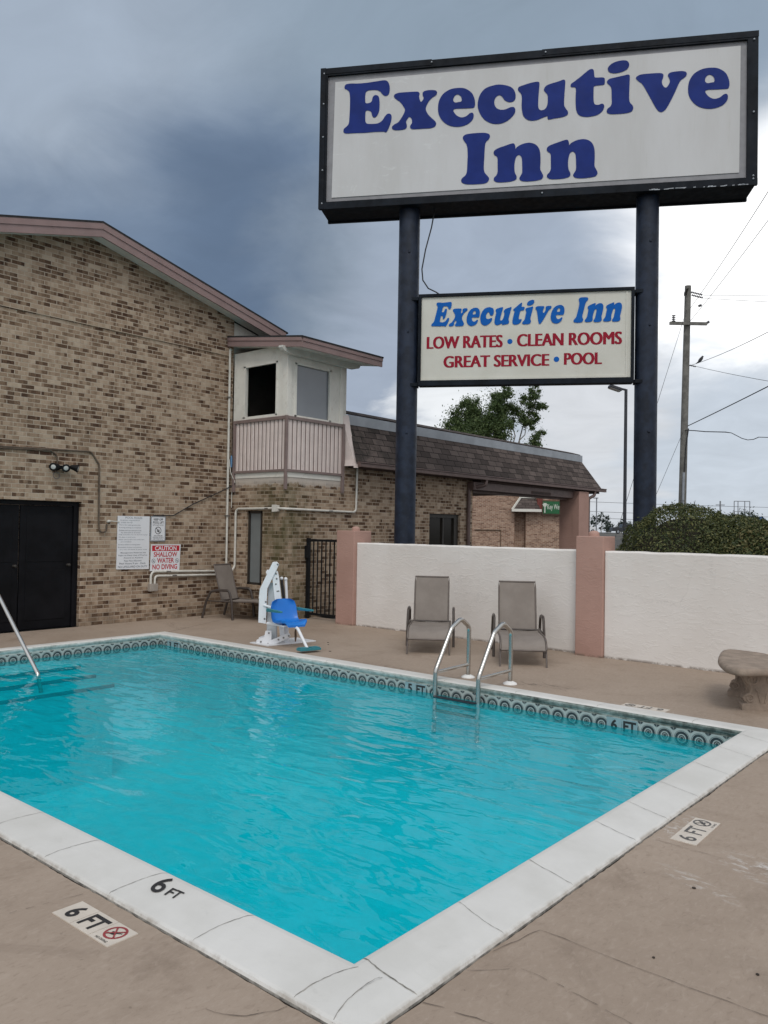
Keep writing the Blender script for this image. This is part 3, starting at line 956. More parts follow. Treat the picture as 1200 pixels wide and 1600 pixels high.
# joints between the cast stones of the coping follow its rounded top
def cope_h(d):
    for (d0, z0, _), (d1, z1, _) in zip(prof[1:-1], prof[2:]):
        if d0 <= d <= d1: return z0 + (z1 - z0) * (d - d0) / max(1e-6, d1 - d0)
    return 0.03
def joint(side, pos, skew=0.05, w=0.0036, end=0.30, curve=0.035):
    n = 16; prev = None
    dr = 0
    for i in range(n + 1):
        d = 0.004 + (end - 0.004) * i / n
        dr = dr * 0.8 + rnd.uniform(-.003, .003)
        s = pos + skew * (0.5 - d / 0.3) + curve * (d / 0.3 - 0.5) ** 2 * 4 * 0.5 + dr
        z = cope_h(min(d, 0.30)) + 0.0022
        ww = w * rnd.uniform(0.4, 1.2) / 2
        pts = []
        for k in (-1, 1):
            if side == 0: pts.append(Vector((s + k * ww, CY0 + d, z)))
            elif side == 1: pts.append(Vector((CX1 - d, s + k * ww, z)))
            elif side == 2: pts.append(Vector((s + k * ww, CY1 - d, z)))
            else: pts.append(Vector((CX0 + d, s + k * ww, z)))
        if prev: mb.face([prev[0], pts[0], pts[1], prev[1]] if side in (0, 3) else [prev[0], prev[1], pts[1], pts[0]], 2)
        prev = pts
for px_ in (-2.68, -3.30, -3.90, -4.50, -5.11, -5.72, -6.33, -6.95, -7.56, -8.2, -8.8, -9.4, -10.0): joint(0, px_, -0.06)
joint(0, -2.08, -0.07); joint(0, -1.93, 0.03)
for py_ in (2.95, 3.57, 4.31, 4.76, 5.29, 5.91, 6.48, 7.02): joint(1, py_, -0.07)
joint(1, 2.34, -0.03, 0.007)
for px_ in (-2.5, -3.4, -4.3, -5.2, -6.1, -7.0, -7.9, -8.8, -9.7): joint(2, px_, 0.02)
for py_ in (2.9, 3.7, 4.6, 5.5, 6.4): joint(3, py_, 0.02)
mb.build('coping', ['coping_cement', 'coping_stain', 'joint_grey', 'crack_dirt', 'flake_grey'], pool)

mb = MB()
ring_band(mb, 0.306, -0.034, 0.306, -0.186, 0, -0.034, -0.186)
mb.build('tile_band', 'pattern_tile', pool)
mb = MB()
cove = [(0.306, -0.186), (0.306, -0.9)] + [(0.306 + 0.8 * (1 - math.cos(a_ * PI / 16)), -0.9 - 0.6 * math.sin(a_ * PI / 16)) for a_ in range(1, 9)]
for (d0, z0), (d1, z1) in zip(cove[:-1], cove[1:]): ring_band(mb, d0, z0, d1, z1, 0, 0, 0, True)
mb.face(ring_pts(1.106, -1.5), 0, None, True)
mb.build('pool_shell', 'pool_plaster', pool)

# entry steps along the left end
mb = MB()
ix = CX0 + 0.306
for (xe, z) in ((-9.86, -0.17), (-9.54, -0.25), (-9.18, -0.33)):
    ye = 5.55 + (-9.86 - xe) * -0.12
    mb.box(ix + 0.002, xe, 2.335, ye, -1.56, z, 0)
    mb.box(xe - 0.03, xe + 0.003, 2.335, ye + 0.004, z - 0.035, z + 0.004, 1)
mb.build('entry_steps', ['pool_plaster', 'step_edge_tile'], pool)

# depth lettering set into the tile band, and the painted depth on the coping
yt = CY1 - 0.306
def band_tile(x, s, w):
    mb = MB()
    mb.box(x, x + 0.148, yt - 0.004, yt + 0.01, -0.183, -0.037, 0)
    dt = mb.build('depth_tile', 'tile_pale_blue', pool)
    mb = MB(); lay_text(mb, s, (x + (0.148 - w) / 2, yt - 0.0055, -0.150), X, Z, w, 0.098, 0, 0.035)
    mb.build('lettering', 'marker_black', dt)
band_tile(-5.73, '5', 0.062); band_tile(-5.578, 'FT', 0.125)
band_tile(-3.29, '6', 0.062); band_tile(-3.138, 'FT', 0.125)
band_tile(-10.32, '3', 0.05); band_tile(-10.168, 'FT', 0.11)

mb = MB()
def lay_on_coping(s, x, y, ux, uy, w, h):
    v, fcs = text_mesh(s, 0.012)
    pts = []
    for a_, b_ in v:
        p_ = Vector((x, y, 0)) + Vector(ux) * (a_ * w) + Vector(uy) * (b_ * h)
        pts.append((p_.x, p_.y, cope_h(p_.y - CY0) + 0.004))
    mb.mesh(pts, fcs)
lay_on_coping('6', -3.190, 2.150, (0.92, 0.04, 0), (-0.30, 0.95, 0), 0.085, 0.135)
lay_on_coping('F', -3.088, 2.168, (0.97, 0.05, 0), (-0.26, 0.96, 0), 0.038, 0.062)
lay_on_coping('T', -3.052, 2.172, (0.97, 0.05, 0), (-0.26, 0.96, 0), 0.048, 0.062)
mb.build('painted_depth', 'marker_black', pool)

# water
mb = MB()
A = ring_pts(0.307, -0.12)
mb.face(A)
struct(mb.build('pool_water', 'pool_water'))

# ================================================================== MOTEL (gabled brick block with a projecting wing)
GX = -12.40            # face of the gable wall
GY1 = 10.05            # inside corner with the wing
WX = -10.85            # face of the wing and of the office
RID, RIDZ, SL = 6.98, 6.50, 0.245
motel = thing('motel_building', 'two storey tan brick motel block with gable end and small enclosed corner balcony', 'building', (GX, 6.0, 0))
def gz_(y): return RIDZ - SL * abs(y - RID)
mb = MB()
LZ = 5.0
DY0, DY1, DZ = 4.2, 6.93, 2.06
YL = 3.6
def wall_x(x, poly, mi=0):     # polygon of (y, z) facing +X
    mb.face([(x, y, z) for y, z in poly], mi)
wall_x(GX, [(DY1, 0), (GY1, 0), (GY1, DZ), (DY1, DZ)])
wall_x(GX, [(YL, 0), (DY0, 0), (DY0, DZ), (YL, DZ)])
wall_x(GX, [(YL, DZ), (GY1, DZ), (GY1, LZ), (YL, LZ)])
# upper band stands a brick's thickness proud over a ledge
UX = GX + 0.022
wall_x(UX, [(YL, LZ + 0.01), (GY1 - 0.02, LZ + 0.01), (GY1 - 0.02, gz_(GY1)), (RID, RIDZ), (YL, gz_(YL))])
mb.face([(GX, YL, LZ), (GX, GY1, LZ), (UX, GY1 - 0.02, LZ + 0.01), (UX, YL, LZ + 0.01)])
# door reveals
mb.face([(GX, DY1, 0), (GX, DY1, DZ), (GX - 0.16, DY1, DZ), (GX - 0.16, DY1, 0)])
mb.face([(GX, DY0, DZ), (GX - 0.16, DY0, DZ), (GX - 0.16, DY1, DZ), (GX, DY1, DZ)])
# side and rear walls of the block
mb.face([(GX, GY1 + 1.2, 0), (GX - 14, GY1 + 1.2, 0), (GX - 14, GY1 + 1.2, 5.4), (GX, GY1 + 1.2, 5.4)])
mb.face([(GX, YL, 0), (GX, YL, gz_(YL)), (GX - 14, YL, gz_(YL)), (GX - 14, YL, 0)])
# wing, lower storey
def wall_y(y, poly, mi=0):     # polygon of (x, z) facing -Y
    mb.face([(x, y, z) for x, z in poly], mi)
wx0, wx1, wz0, wz1 = -11.915, -11.46, 0.60, 2.0
WT = 2.62
WYE = 11.535
wall_y(GY1, [(GX, 0), (wx0, 0), (wx0, WT), (GX, WT)])
wall_y(GY1, [(wx1, 0), (WX, 0), (WX, WT), (wx1, WT)])
wall_y(GY1, [(wx0, 0), (wx1, 0), (wx1, wz0), (wx0, wz0)])
wall_y(GY1, [(wx0, wz1), (wx1, wz1), (wx1, WT), (wx0, WT)])
mb.face([(wx0, GY1, wz0), (wx0, GY1, wz1), (wx0, GY1 + 0.1, wz1), (wx0, GY1 + 0.1, wz0)][::-1])
mb.face([(wx1, GY1, wz0), (wx1, GY1, wz1), (wx1, GY1 + 0.1, wz1), (wx1, GY1 + 0.1, wz0)])
mb.face([(wx0, GY1, wz1), (wx1, GY1, wz1), (wx1, GY1 + 0.1, wz1), (wx0, GY1 + 0.1, wz1)])
wall_x(WX, [(GY1, 0), (WYE, 0), (WYE, WT), (GY1, WT)])
mb.build('wall', 'tan_brick', motel)
mb = MB(); mb.prism([(GX - 0.02, GY1 + 0.002, 4.9), (GX - 0.02, 11.08, 4.9), (GX - 0.02, 11.08, 5.45), (GX - 0.02, GY1 + 0.002, 5.70)], (-0.2, 0, 0), (0, 0, 0)); mb.build('eave_panel', 'white_board', motel)

# double door
mb = MB()
dx = GX - 0.10
mb.box(dx - 0.05, dx + 0.03, 6.84, DY1 - 0.004, 0.0, DZ - 0.006, 0)
mb.box(dx - 0.05, dx + 0.03, DY0 + 0.004, DY0 + 0.09, 0.0, DZ - 0.006, 0)
mb.box(dx - 0.05, dx + 0.03, DY0 + 0.09, 6.84, 1.985, DZ - 0.006, 0)
mb.build('door_frame', 'black_door', motel, bevel=0.004)
for (a_, b_) in ((4.295, 5.045), (5.055, 5.945), (5.965, 6.835)):
    mb = MB()
    mb.box(dx - 0.045, dx - 0.005, a_, b_, 0.012, 1.98, 0)
    for (z0, z1) in ((0.15, 0.95), (1.08, 1.85)):
        mb.box(dx - 0.006, dx + 0.003, a_ + 0.10, b_ - 0.10, z0, z1, 0)
    dleaf = mb.build('door', 'black_door', motel, bevel=0.004)
    if a_ < 6:
        mb = MB()
        hy = b_ - 0.07 if a_ > 5 else b_ - 0.08
        mb.lathe([(0.022, 0), (0.022, 0.012), (0.011, 0.02), (0.011, 0.04), (0.026, 0.05), (0.026, 0.066), (0.012, 0.075)], (dx - 0.004, hy, 1.02), (1, 0, 0), 14)
        mb.build('handle', 'dark_frame', dleaf)

# main roof
mb = MB()
ov = 0.36
FX = GX + ov
for sgn in (-1, 1):
    ye = RID + sgn * 4.15
    def rz(y): return RIDZ + 0.14 - SL * abs(y - RID)
    a0 = (FX + 0.02, RID, rz(RID)); a1 = (FX + 0.02, ye, rz(ye))
    b0 = (GX - 14.3, RID, rz(RID)); b1 = (GX - 14.3, ye, rz(ye))
    th = Vector((0, 0, 0.03))
    tp = [Vector(v) + th for v in (a0, a1, b1, b0)]
    bt_ = [Vector(v) for v in (a0, a1, b1, b0)]
    mb.mesh(tp + bt_, [(0, 1, 2, 3), (7, 6, 5, 4), (0, 4, 5, 1), (1, 5, 6, 2), (3, 2, 6, 7)])
roof = mb.build('roof', 'roof_felt', motel)
mb = MB()   # barge boards: two stepped boards on each slope
for sgn in (-1, 1):
    ye = RID + sgn * 4.1
    for (x0, x1, t0, t1) in ((FX - 0.03, FX, -0.085, 0.138), (FX - 0.002, FX + 0.014, 0.04, 0.1395)):
        pl = [(x0, RID, RIDZ + t0), (x0, ye, gz_(ye) + t0), (x0, ye, gz_(ye) + t1), (x0, RID, RIDZ + t1)]
        mb.prism(pl, (0, 0, 0), (x1 - x0, 0, 0))
mb.build('barge_board', 'mauve_trim', motel)
mb = MB()
for sgn in (-1, 1):
    ye = RID + sgn * 4.08
    pl = [(FX - 0.03, RID, RIDZ - 0.02), (FX - 0.03, ye, gz_(ye) - 0.02), (FX - 0.03, ye, gz_(ye) + 0.1), (FX - 0.03, RID, RIDZ + 0.1)]
    pl = [(GX + 0.005, RID, RIDZ - 0.03), (GX + 0.005, ye, gz_(ye) - 0.03), (GX + 0.005, ye, gz_(ye) - 0.015), (GX + 0.005, RID, RIDZ - 0.015)]
    mb.prism(pl, (0, 0, 0), (FX - 0.035 - GX, 0, 0))
mb.build('soffit', 'soffit_paint', motel)

# enclosed balcony on the wing
BZ0, BZ1, BZ2 = 2.62, 3.70, 5.0
mb = MB()
mb.box(GX + 0.02, WX + 0.012, GY1 - 0.012, GY1 + 0.05, WT, 2.76)          # white skirting boards
mb.box(WX - 0.05, WX + 0.012, GY1 + 0.05, WYE, WT, 2.76)
# upper wall, left face with an opening
ux0, ux1, uz0, uz1 = -12.03, -11.14, 3.79, 4.76
mb.box(GX + 0.03, ux0, GY1, GY1 + 0.07, BZ1, 5.06)
mb.box(ux1, WX - 0.0, GY1, GY1 + 0.07, BZ1, 5.06)
mb.box(ux0, ux1, GY1, GY1 + 0.07, uz1, 5.06)
mb.box(ux0, ux1, GY1, GY1 + 0.07, BZ1, uz0)
# right face
vy0, vy1, vz0, vz1 = 10.27, 11.165, 3.765, 4.73
mb.box(WX - 0.07, WX, GY1 + 0.07, vy0, BZ1, 5.02)
mb.box(WX - 0.07, WX, vy1, WYE, BZ1, 5.02)
mb.box(WX - 0.07, WX, vy0, vy1, vz1, 5.02)
mb.box(WX - 0.07, WX, vy0, vy1, BZ1, vz0)
# corner boards and set-back end panel
mb.box(WX - 0.10, WX + 0.018, GY1 - 0.018, GY1 + 0.10, BZ1 + 0.01, 5.0)
mb.box(WX - 0.02, WX + 0.016, WYE - 0.09, WYE + 0.004, BZ1 + 0.01, 4.98)
mb.box(WX - 0.30, WX - 0.09, WYE, WYE + 0.20, 2.9, 5.02)
mb.build('balcony_wall', 'white_board', motel, bevel=0.004)
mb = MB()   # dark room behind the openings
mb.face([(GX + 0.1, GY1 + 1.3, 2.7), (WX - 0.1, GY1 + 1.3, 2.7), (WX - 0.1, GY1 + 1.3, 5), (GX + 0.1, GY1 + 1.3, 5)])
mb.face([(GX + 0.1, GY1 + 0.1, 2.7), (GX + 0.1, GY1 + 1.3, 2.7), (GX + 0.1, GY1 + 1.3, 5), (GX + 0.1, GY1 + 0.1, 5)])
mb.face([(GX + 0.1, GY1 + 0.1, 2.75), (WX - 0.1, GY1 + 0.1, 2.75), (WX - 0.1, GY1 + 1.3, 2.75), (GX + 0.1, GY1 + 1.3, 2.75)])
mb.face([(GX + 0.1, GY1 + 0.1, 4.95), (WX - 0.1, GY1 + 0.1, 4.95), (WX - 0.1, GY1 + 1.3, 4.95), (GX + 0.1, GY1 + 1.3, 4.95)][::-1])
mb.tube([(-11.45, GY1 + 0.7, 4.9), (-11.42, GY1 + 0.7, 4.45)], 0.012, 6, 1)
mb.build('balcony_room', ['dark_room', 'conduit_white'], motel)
# windows
mb = MB()
for (a_, b_, c_, d_) in ((ux0 - 0.05, ux0 + 0.012, uz0 - 0.02, uz1 + 0.02), (ux1 - 0.012, ux1 + 0.02, uz0 - 0.02, uz1 + 0.02), (ux0 - 0.05, ux1 + 0.02, uz1 - 0.01, uz1 + 0.03), (ux0 - 0.05, ux1 + 0.02, uz0 - 0.05, uz0 + 0.01)):
    mb.box(a_, b_, GY1 - 0.012, GY1 + 0.03, c_, d_)
wf = mb.build('window', 'white_board', motel); wf['label'] = 'open balcony window without a pane'
mb = MB()
for (a_, b_, c_, d_) in ((vy0 - 0.03, vy0 + 0.012, vz0 - 0.02, vz1 + 0.02), (vy1 - 0.012, vy1 + 0.03, vz0 - 0.02, vz1 + 0.02), (vy0 - 0.03, vy1 + 0.03, vz1 - 0.01, vz1 + 0.03), (vy0 - 0.03, vy1 + 0.03, vz0 - 0.04, vz0 + 0.01)):
    mb.box(WX - 0.03, WX + 0.012, a_, b_, c_, d_)
wf = mb.build('window', 'white_board', motel); wf['label'] = 'glazed balcony window reflecting the sky'
mb = MB()
mb.box(WX - 0.05, WX - 0.035, vy0 + 0.01, vy1 - 0.01, vz0 + 0.005, vz1 - 0.005)
mb.build('pane', 'sky_painted_glass', wf)
mb = MB()
for (a_, b_, c_, d_) in ((wx0, wx0 + 0.05, wz0, wz1), (wx1 - 0.10, wx1 - 0.06, wz0, wz1), (wx1 - 0.03, wx1, wz0, wz1), (wx0, wx1, wz0, wz0 + 0.04), (wx0, wx1, wz1 - 0.05, wz1)):
    mb.box(a_ + 0.001, b_ - 0.001, GY1 + 0.04, GY1 + 0.09, c_ + 0.001, d_ - 0.001)
wf = mb.build('window', 'dark_frame', motel); wf['label'] = 'narrow ground floor window with grey blind'
mb = MB(); mb.box(wx0 + 0.05, wx1, GY1 + 0.066, GY1 + 0.08, wz0 + 0.04, wz1 - 0.05)
mb.build('pane', 'blind_grey', wf)
mb = MB(); mb.box(wx0 - 0.06, wx1 + 0.06, GY1 - 0.05, GY1 + 0.05, wz0 - 0.09, wz0 - 0.002)
mb.build('sill', 'tan_brick', wf, bevel=0.006)
# ribbed siding panels
mb = MB()
def ribs_y(x0, x1, n):
    mb.box(x0, x1, GY1 - 0.006, GY1 + 0.03, 2.762, BZ1 - 0.002)
    for i in range(n):
        a_ = x0 + (x1 - x0) * (i + 0.5) / n
        mb.prism([(a_ - 0.034, GY1 - 0.006, 2.765), (a_ - 0.026, GY1 - 0.016, 2.765), (a_ + 0.026, GY1 - 0.016, 2.765), (a_ + 0.034, GY1 - 0.006, 2.765)], (0, 0, 0), (0, 0, BZ1 - 2.775))
def ribs_x(y0, y1, n):
    mb.box(WX - 0.03, WX + 0.006, y0, y1, 2.762, BZ1 - 0.002)
    for i in range(n):
        a_ = y0 + (y1 - y0) * (i + 0.5) / n
        mb.prism([(WX + 0.006, a_ - 0.036, 2.765), (WX + 0.016, a_ - 0.028, 2.765), (WX + 0.016, a_ + 0.028, 2.765), (WX + 0.006, a_ + 0.036, 2.765)], (0, 0, 0), (0, 0, BZ1 - 2.775))
ribs_y(GX + 0.12, WX, 13)
ribs_x(GY1 + 0.03, WYE, 13)
mb.build('ribbed_panel', 'pink_siding', motel)
mb = MB()     # brown gaps between the ribs
for i in range(1, 13):
    a_ = GX + 0.12 + (WX - GX - 0.12) * i / 13
    mb.box(a_ - 0.010, a_ + 0.010, GY1 - 0.0085, GY1 - 0.002, 2.767, BZ1 - 0.012)
    b_ = GY1 + 0.03 + (WYE - GY1 - 0.03) * i / 13
    mb.box(WX + 0.002, WX + 0.0085, b_ - 0.010, b_ + 0.010, 2.767, BZ1 - 0.012)
mb.build('panel_groove', 'gap_brown', motel)
mb = MB()
e_ = 0.032
mb.box(GX + 0.10, WX + 0.03, GY1 - 0.045, GY1 - 0.008, BZ1 - 0.02, BZ1 + 0.04)
mb.box(WX + 0.008, WX + 0.045, GY1 - 0.008, WYE + 0.01, BZ1 - 0.02, BZ1 + 0.04)
mb.box(GX + 0.10, WX + 0.03, GY1 - 0.045, GY1 - 0.012, 2.715, 2.762)
mb.box(WX + 0.012, WX + 0.045, GY1 - 0.012, WYE + 0.01, 2.715, 2.762)
mb.box(WX + 0.002, WX + 0.052, GY1 - 0.054, GY1 - 0.004, 2.39, BZ1 + 0.045)
mb.box(WX + 0.005, WX + 0.055, WYE - 0.03, WYE + 0.03, 2.39, BZ1 + 0.045)
mb.box(GX + 0.08, GX + 0.135, GY1 - 0.05, GY1 - 0.001, 2.36, BZ1 + 0.04)
mb.build('balcony_rail', 'rail_brown', motel, bevel=0.003)
# balcony roof: shed roof falling towards the pool, with a wide eave
mb = MB()
rx0, rx1, ry0, ry1 = GX + 0.03, -10.30, 9.87, 12.08
def bz(x): return 5.36 - 0.136 * (x - GX)
pl = [(rx0, ry0 - 0.015, bz(rx0)), (rx1 + 0.02, ry0 - 0.015, bz(rx1)), (rx1 + 0.02, ry0 - 0.015, bz(rx1) + 0.03), (rx0, ry0 - 0.015, bz(rx0) + 0.03)]
mb.prism(pl, (0, 0, 0), (0, ry1 - ry0 + 0.03, 0))
mb.build('balcony_roof', 'roof_felt', motel)
mb = MB()
def fb(t0, t1, dy):
    pl = [(rx0, ry0 - dy, bz(rx0) + t0), (rx1, ry0 - dy, bz(rx1) + t0), (rx1, ry0 - dy, bz(rx1) + t1), (rx0, ry0 - dy, bz(rx0) + t1)]
    mb.prism(pl, (0, 0, 0), (0, 0.03, 0))
    mb.box(rx1 - 0.03, rx1 + dy, ry0 - dy + 0.031, ry1, bz(rx1) + t0, bz(rx1) + t1)
fb(-0.17, -0.065, 0.0)
fb(-0.063, -0.001, 0.014)
mb.build('barge_board', 'mauve_trim', motel)
mb = MB()
pl = [(rx0, ry0 + 0.032, bz(rx0) - 0.16), (rx1 - 0.032, ry0 + 0.032, bz(rx1) - 0.16), (rx1 - 0.032, ry0 + 0.032, bz(rx1) - 0.145), (rx0, ry0 + 0.032, bz(rx0) - 0.145)]
mb.prism(pl, (0, 0, 0), (0, ry1 - ry0 - 0.05, 0))
# header beam with rounded ends
bp = []
for (yy, zz_) in ((9.80, 4.98), (9.80, 4.945), (9.84, 4.90), (9.95, 4.86), (11.75, 4.86), (11.87, 4.89), (11.90, 4.93), (11.90, 4.98)):
    bp.append((WX + 0.02, yy, zz_))
mb.prism(bp, (0, 0, 0), (0.10, 0, 0))
mb.build('soffit', 'soffit_paint', motel)

# ================================================================== OFFICE (mansard roof and carport)
office = thing('office_building', 'low brick office with dark shingle mansard roof running on over a carport', 'building', (WX, 14.0, 0))
OYE = 16.15
mb = MB()
oy0, oy1, oz1 = 14.44, 15.63, 2.06
for (a_, b_, c_, d_) in ((WYE, oy0, 0, 3.1), (oy1, OYE, 0, 3.1), (oy0, oy1, oz1, 3.1), (oy0, oy1, 0, 0.25)):
    mb.face([(WX, a_, c_), (WX, b_, c_), (WX, b_, d_), (WX, a_, d_)])
for yy, s in ((oy0, 1), (oy1, -1)):
    q_ = [(WX, yy, 0.25), (WX - 0.12, yy, 0.25), (WX - 0.12, yy, oz1), (WX, yy, oz1)]
    mb.face(q_ if s > 0 else q_[::-1])
mb.face([(WX, oy0, oz1), (WX, oy1, oz1), (WX - 0.12, oy1, oz1), (WX - 0.12, oy0, oz1)])
mb.face([(WX, OYE, 0), (WX - 8, OYE, 0), (WX - 8, OYE, 3.1), (WX, OYE, 3.1)])
mb.build('wall', 'tan_brick', office)
mb = MB()
x_ = WX - 0.11
mb.box(x_, x_ + 0.06, oy0 + 0.001, oy0 + 0.07, 0.25, oz1 - 0.001); mb.box(x_, x_ + 0.06, oy1 - 0.16, oy1 - 0.001, 0.25, oz1 - 0.001)
mb.box(x_, x_ + 0.06, oy0 + 0.07, oy1 - 0.16, oz1 - 0.09, oz1 - 0.001); mb.box(x_, x_ + 0.055, 15.02, 15.07, 0.25, oz1 - 0.09)
wf = mb.build('window', 'dark_frame', office, bevel=0.004)
mb = MB(); mb.box(x_ + 0.005, x_ + 0.015, oy0 + 0.07, oy1 - 0.16, 0.26, oz1 - 0.09)
mb.build('pane', 'window_glass', wf)
mb = MB()   # curtain behind the left light
for i in range(7):
    mb.box(x_ - 0.03, x_ - 0.015, oy0 + 0.09 + i * 0.065, oy0 + 0.145 + i * 0.065, 0.3, 1.9)
mb.build('blind', 'rusty_brown', wf)
# mansard
MX0, MX1, MZ0, MZ1 = -10.55, -10.97, 2.99, 3.80
my0, my1, mt0, mt1 = 11.63, 22.62, 11.86, 22.1
mb = MB()
mb.face([(MX0, my0, MZ0), (MX0, my1, MZ0), (MX1, mt1, MZ1), (MX1, mt0, MZ1)])
mb.face([(MX0, my1, MZ0), (-17.5, my1, MZ0), (-17.2, mt1, MZ1), (MX1, mt1, MZ1)])
mb.face([(MX1, mt0, MZ1), (MX1, mt1, MZ1), (-17.2, mt1, MZ1), (-17.2, mt0, MZ1)])
# narrow shingle strip showing above the flashing at the high end
mb.prism([(MX1 - 0.04, mt0 - 0.05, 3.99), (MX1 - 0.04, mt1, 3.975), (MX1 - 0.30, mt1, 4.05), (MX1 - 0.30, mt0 - 0.05, 4.09)], (0, 0, 0), (0, 0, 0.03))
mb.build('mansard_roof', 'roof_shingle', office)
mb = MB()
mb.box(MX1 - 0.03, MX1 + 0.02, mt0 - 0.04, mt1 + 0.02, 3.78, 3.975)
mb.box(-17.2, MX1 - 0.03, mt1 - 0.03, mt1 + 0.02, 3.78, 3.975)
mb.build('flashing', 'flashing_metal', office)
mb = MB()     # cheek and rake board closing the left end
mb.prism([(WX + 0.012, WYE + 0.03, 2.92), (MX0 - 0.02, my0 - 0.03, 2.92), (MX1 + 0.01, mt0 - 0.05, 3.97), (WX - 0.10, WYE + 0.03, 3.97)], (0, -0.0, 0), (0, 0.03, 0))
mb.prism([(MX0 + 0.02, my0 - 0.035, 2.88), (MX0 + 0.02, my0 + 0.05, 2.88), (MX1 + 0.02, mt0 - 0.005, 3.79), (MX1 + 0.02, mt0 - 0.085, 3.79)], (0, 0, 0), (-0.05, 0, 0.0))
mb.build('rake_board', 'pink_siding', office)
mb = MB()     # gutter and fascia
mb.box(MX0 - 0.05, MX0 + 0.02, my0 + 0.05, my1, 2.93, 2.985)
mb.box(MX0 + 0.022, MX0 + 0.10, my0 + 0.02, my1 + 0.1, 2.90, 2.975)
mb.box(MX0 + 0.02, MX0 + 0.115, my0 + 0.02, my1 + 0.1, 2.976, 3.0)
mb.build('gutter', 'brown_trim', office, bevel=0.006)
mb = MB()
mb.box(-17.4, MX0 - 0.06, my0 + 0.1, OYE, 2.895, 2.93)
mb.box(-17.4, MX0 - 0.06, OYE, my1 - 0.05, 2.85, 2.93)
mb.box(-17.4, -17.1, OYE, my1, 2.6, 2.92)
mb.build('carport_ceiling', 'ceiling_brown', office)
mb = MB()
mb.box(WX + 0.02, WX + 0.20, OYE - 0.25, 21.0, 2.66, 2.848)
mb.box(WX - 0.10, WX + 0.02, OYE, 21.0, 2.60, 2.84)
beam = mb.build('carport_beam', 'brown_trim', office, bevel=0.005)
mb = MB()
mb.box(WX + 0.201, WX + 0.204, 18.6, 19.65, 2.675, 2.755, 0)
lay_text(mb, 'CLEARANCE 8 FT', (WX + 0.206, 18.68, 2.69), Y, Z, 0.9, 0.05, 1, 0.0)
mb.build('clearance_plate', ['ceiling_brown', 'marker_black'], beam)
mb = MB()
mb.box(-11.12, -10.50, 21.04, 21.66, 0, 2.86)
mb.build('carport_column', 'pink_stucco', office, bevel=0.01)
mb = MB(); mb.box(-17.4, -16.85, 21.04, 21.66, 0, 2.6)
mb.build('carport_column', 'pink_stucco', office, bevel=0.01)
for (yy, xx) in ((15.92, WX + 0.05), (21.76, -10.56)):
    mb = MB()
    pth = arc_path([(MX0 + 0.05, yy + 0.28, 2.9), (MX0 + 0.05, yy + 0.25, 2.78), (xx, yy, 2.68), (xx, yy, 0.1)], 0.08)
    mb.tube(pth, 0.045, 8)
    mb.build('downspout', 'brown_trim', office)

# ================================================================== STUCCO WALLS, PILLARS, GATE
def wall_run(label, p0, p1, th, h):
    t = thing('stucco_wall', label, 'wall', ((p0[0] + p1[0]) / 2, (p0[1] + p1[1]) / 2, 0), 0, 'low stucco pool walls')
    mb = MB()
    L = math.hypot(p1[0] - p0[0], p1[1] - p0[1]); n = int(L / 0.12)
    rr = random.Random(int(L * 100))
    front = []; back = []
    for i in range(n + 1):
        s = i / n
        x = p0[0] + (p1[0] - p0[0]) * s; y = p0[1] + (p1[1] - p0[1]) * s
        front.append((x, y)); back.append((x, y + th))
    hs = [h + rr.uniform(-.004, .004) for _ in range(n + 1)]
    c_ = 0.022
    for i in range(n):
        a, b = front[i], front[i + 1]; c, d = back[i], back[i + 1]
        mb.face([(*a, -.02), (*b, -.02), (*b, hs[i + 1] - c_), (*a, hs[i] - c_)])
        mb.face([(*a, hs[i] - c_), (*b, hs[i + 1] - c_), (b[0], b[1] + c_, hs[i + 1]), (a[0], a[1] + c_, hs[i])], smooth=True)
        mb.face([(a[0], a[1] + c_, hs[i]), (b[0], b[1] + c_, hs[i + 1]), (*d, hs[i + 1]), (*c, hs[i])])
        mb.face([(*d, -.02), (*c, -.02), (*c, hs[i]), (*d, hs[i + 1])])
    for (a, c, hh_) in ((front[0], back[0], hs[0]), (back[-1], front[-1], hs[-1])):
        mb.face([(*a, -.02), (*a, hh_), (*c, hh_), (*c, -.02)])
    mb.build('wall_panel', 'cream_stucco', t)
    return t
wall_run('cream stucco wall section behind the two loungers, between the pink pillars', (-9.445, 10.48), (-5.165, 10.40), 0.2, 1.45)
wall_run('cream stucco wall section under the clipped hedge, behind the stone bench', (-4.745, 10.30), (3.2, 10.24), 0.2, 1.45)
def pillar(x0, x1, y0, y1, h, label, kx):
    t = thing('pink_pillar', label, 'pillar', ((x0 + x1) / 2, (y0 + y1) / 2, 0), 0, 'pink stucco pillars')
    mb = MB(); mb.box(x0, x1, y0, y1, -0.02, h)
    mb.build('shaft', 'pink_stucco', t, bevel=0.012)
    mb = MB()
    mb.lathe([(0.075, 0), (0.075, 0.035), (0.068, 0.055), (0.045, 0.072), (0.001, 0.08)], (kx, (y0 + y1) / 2, h - 0.001), seg=20)
    mb.build('cap_knob', 'pink_stucco', t)
pillar(-9.87, -9.452, 10.40, 10.86, 1.655, 'pink stucco pillar carrying the black gate beside the office wall', -9.62)
pillar(-5.158, -4.752, 10.25, 10.63, 1.645, 'pink stucco pillar between the two cream walls, left of the hedge', -4.98)

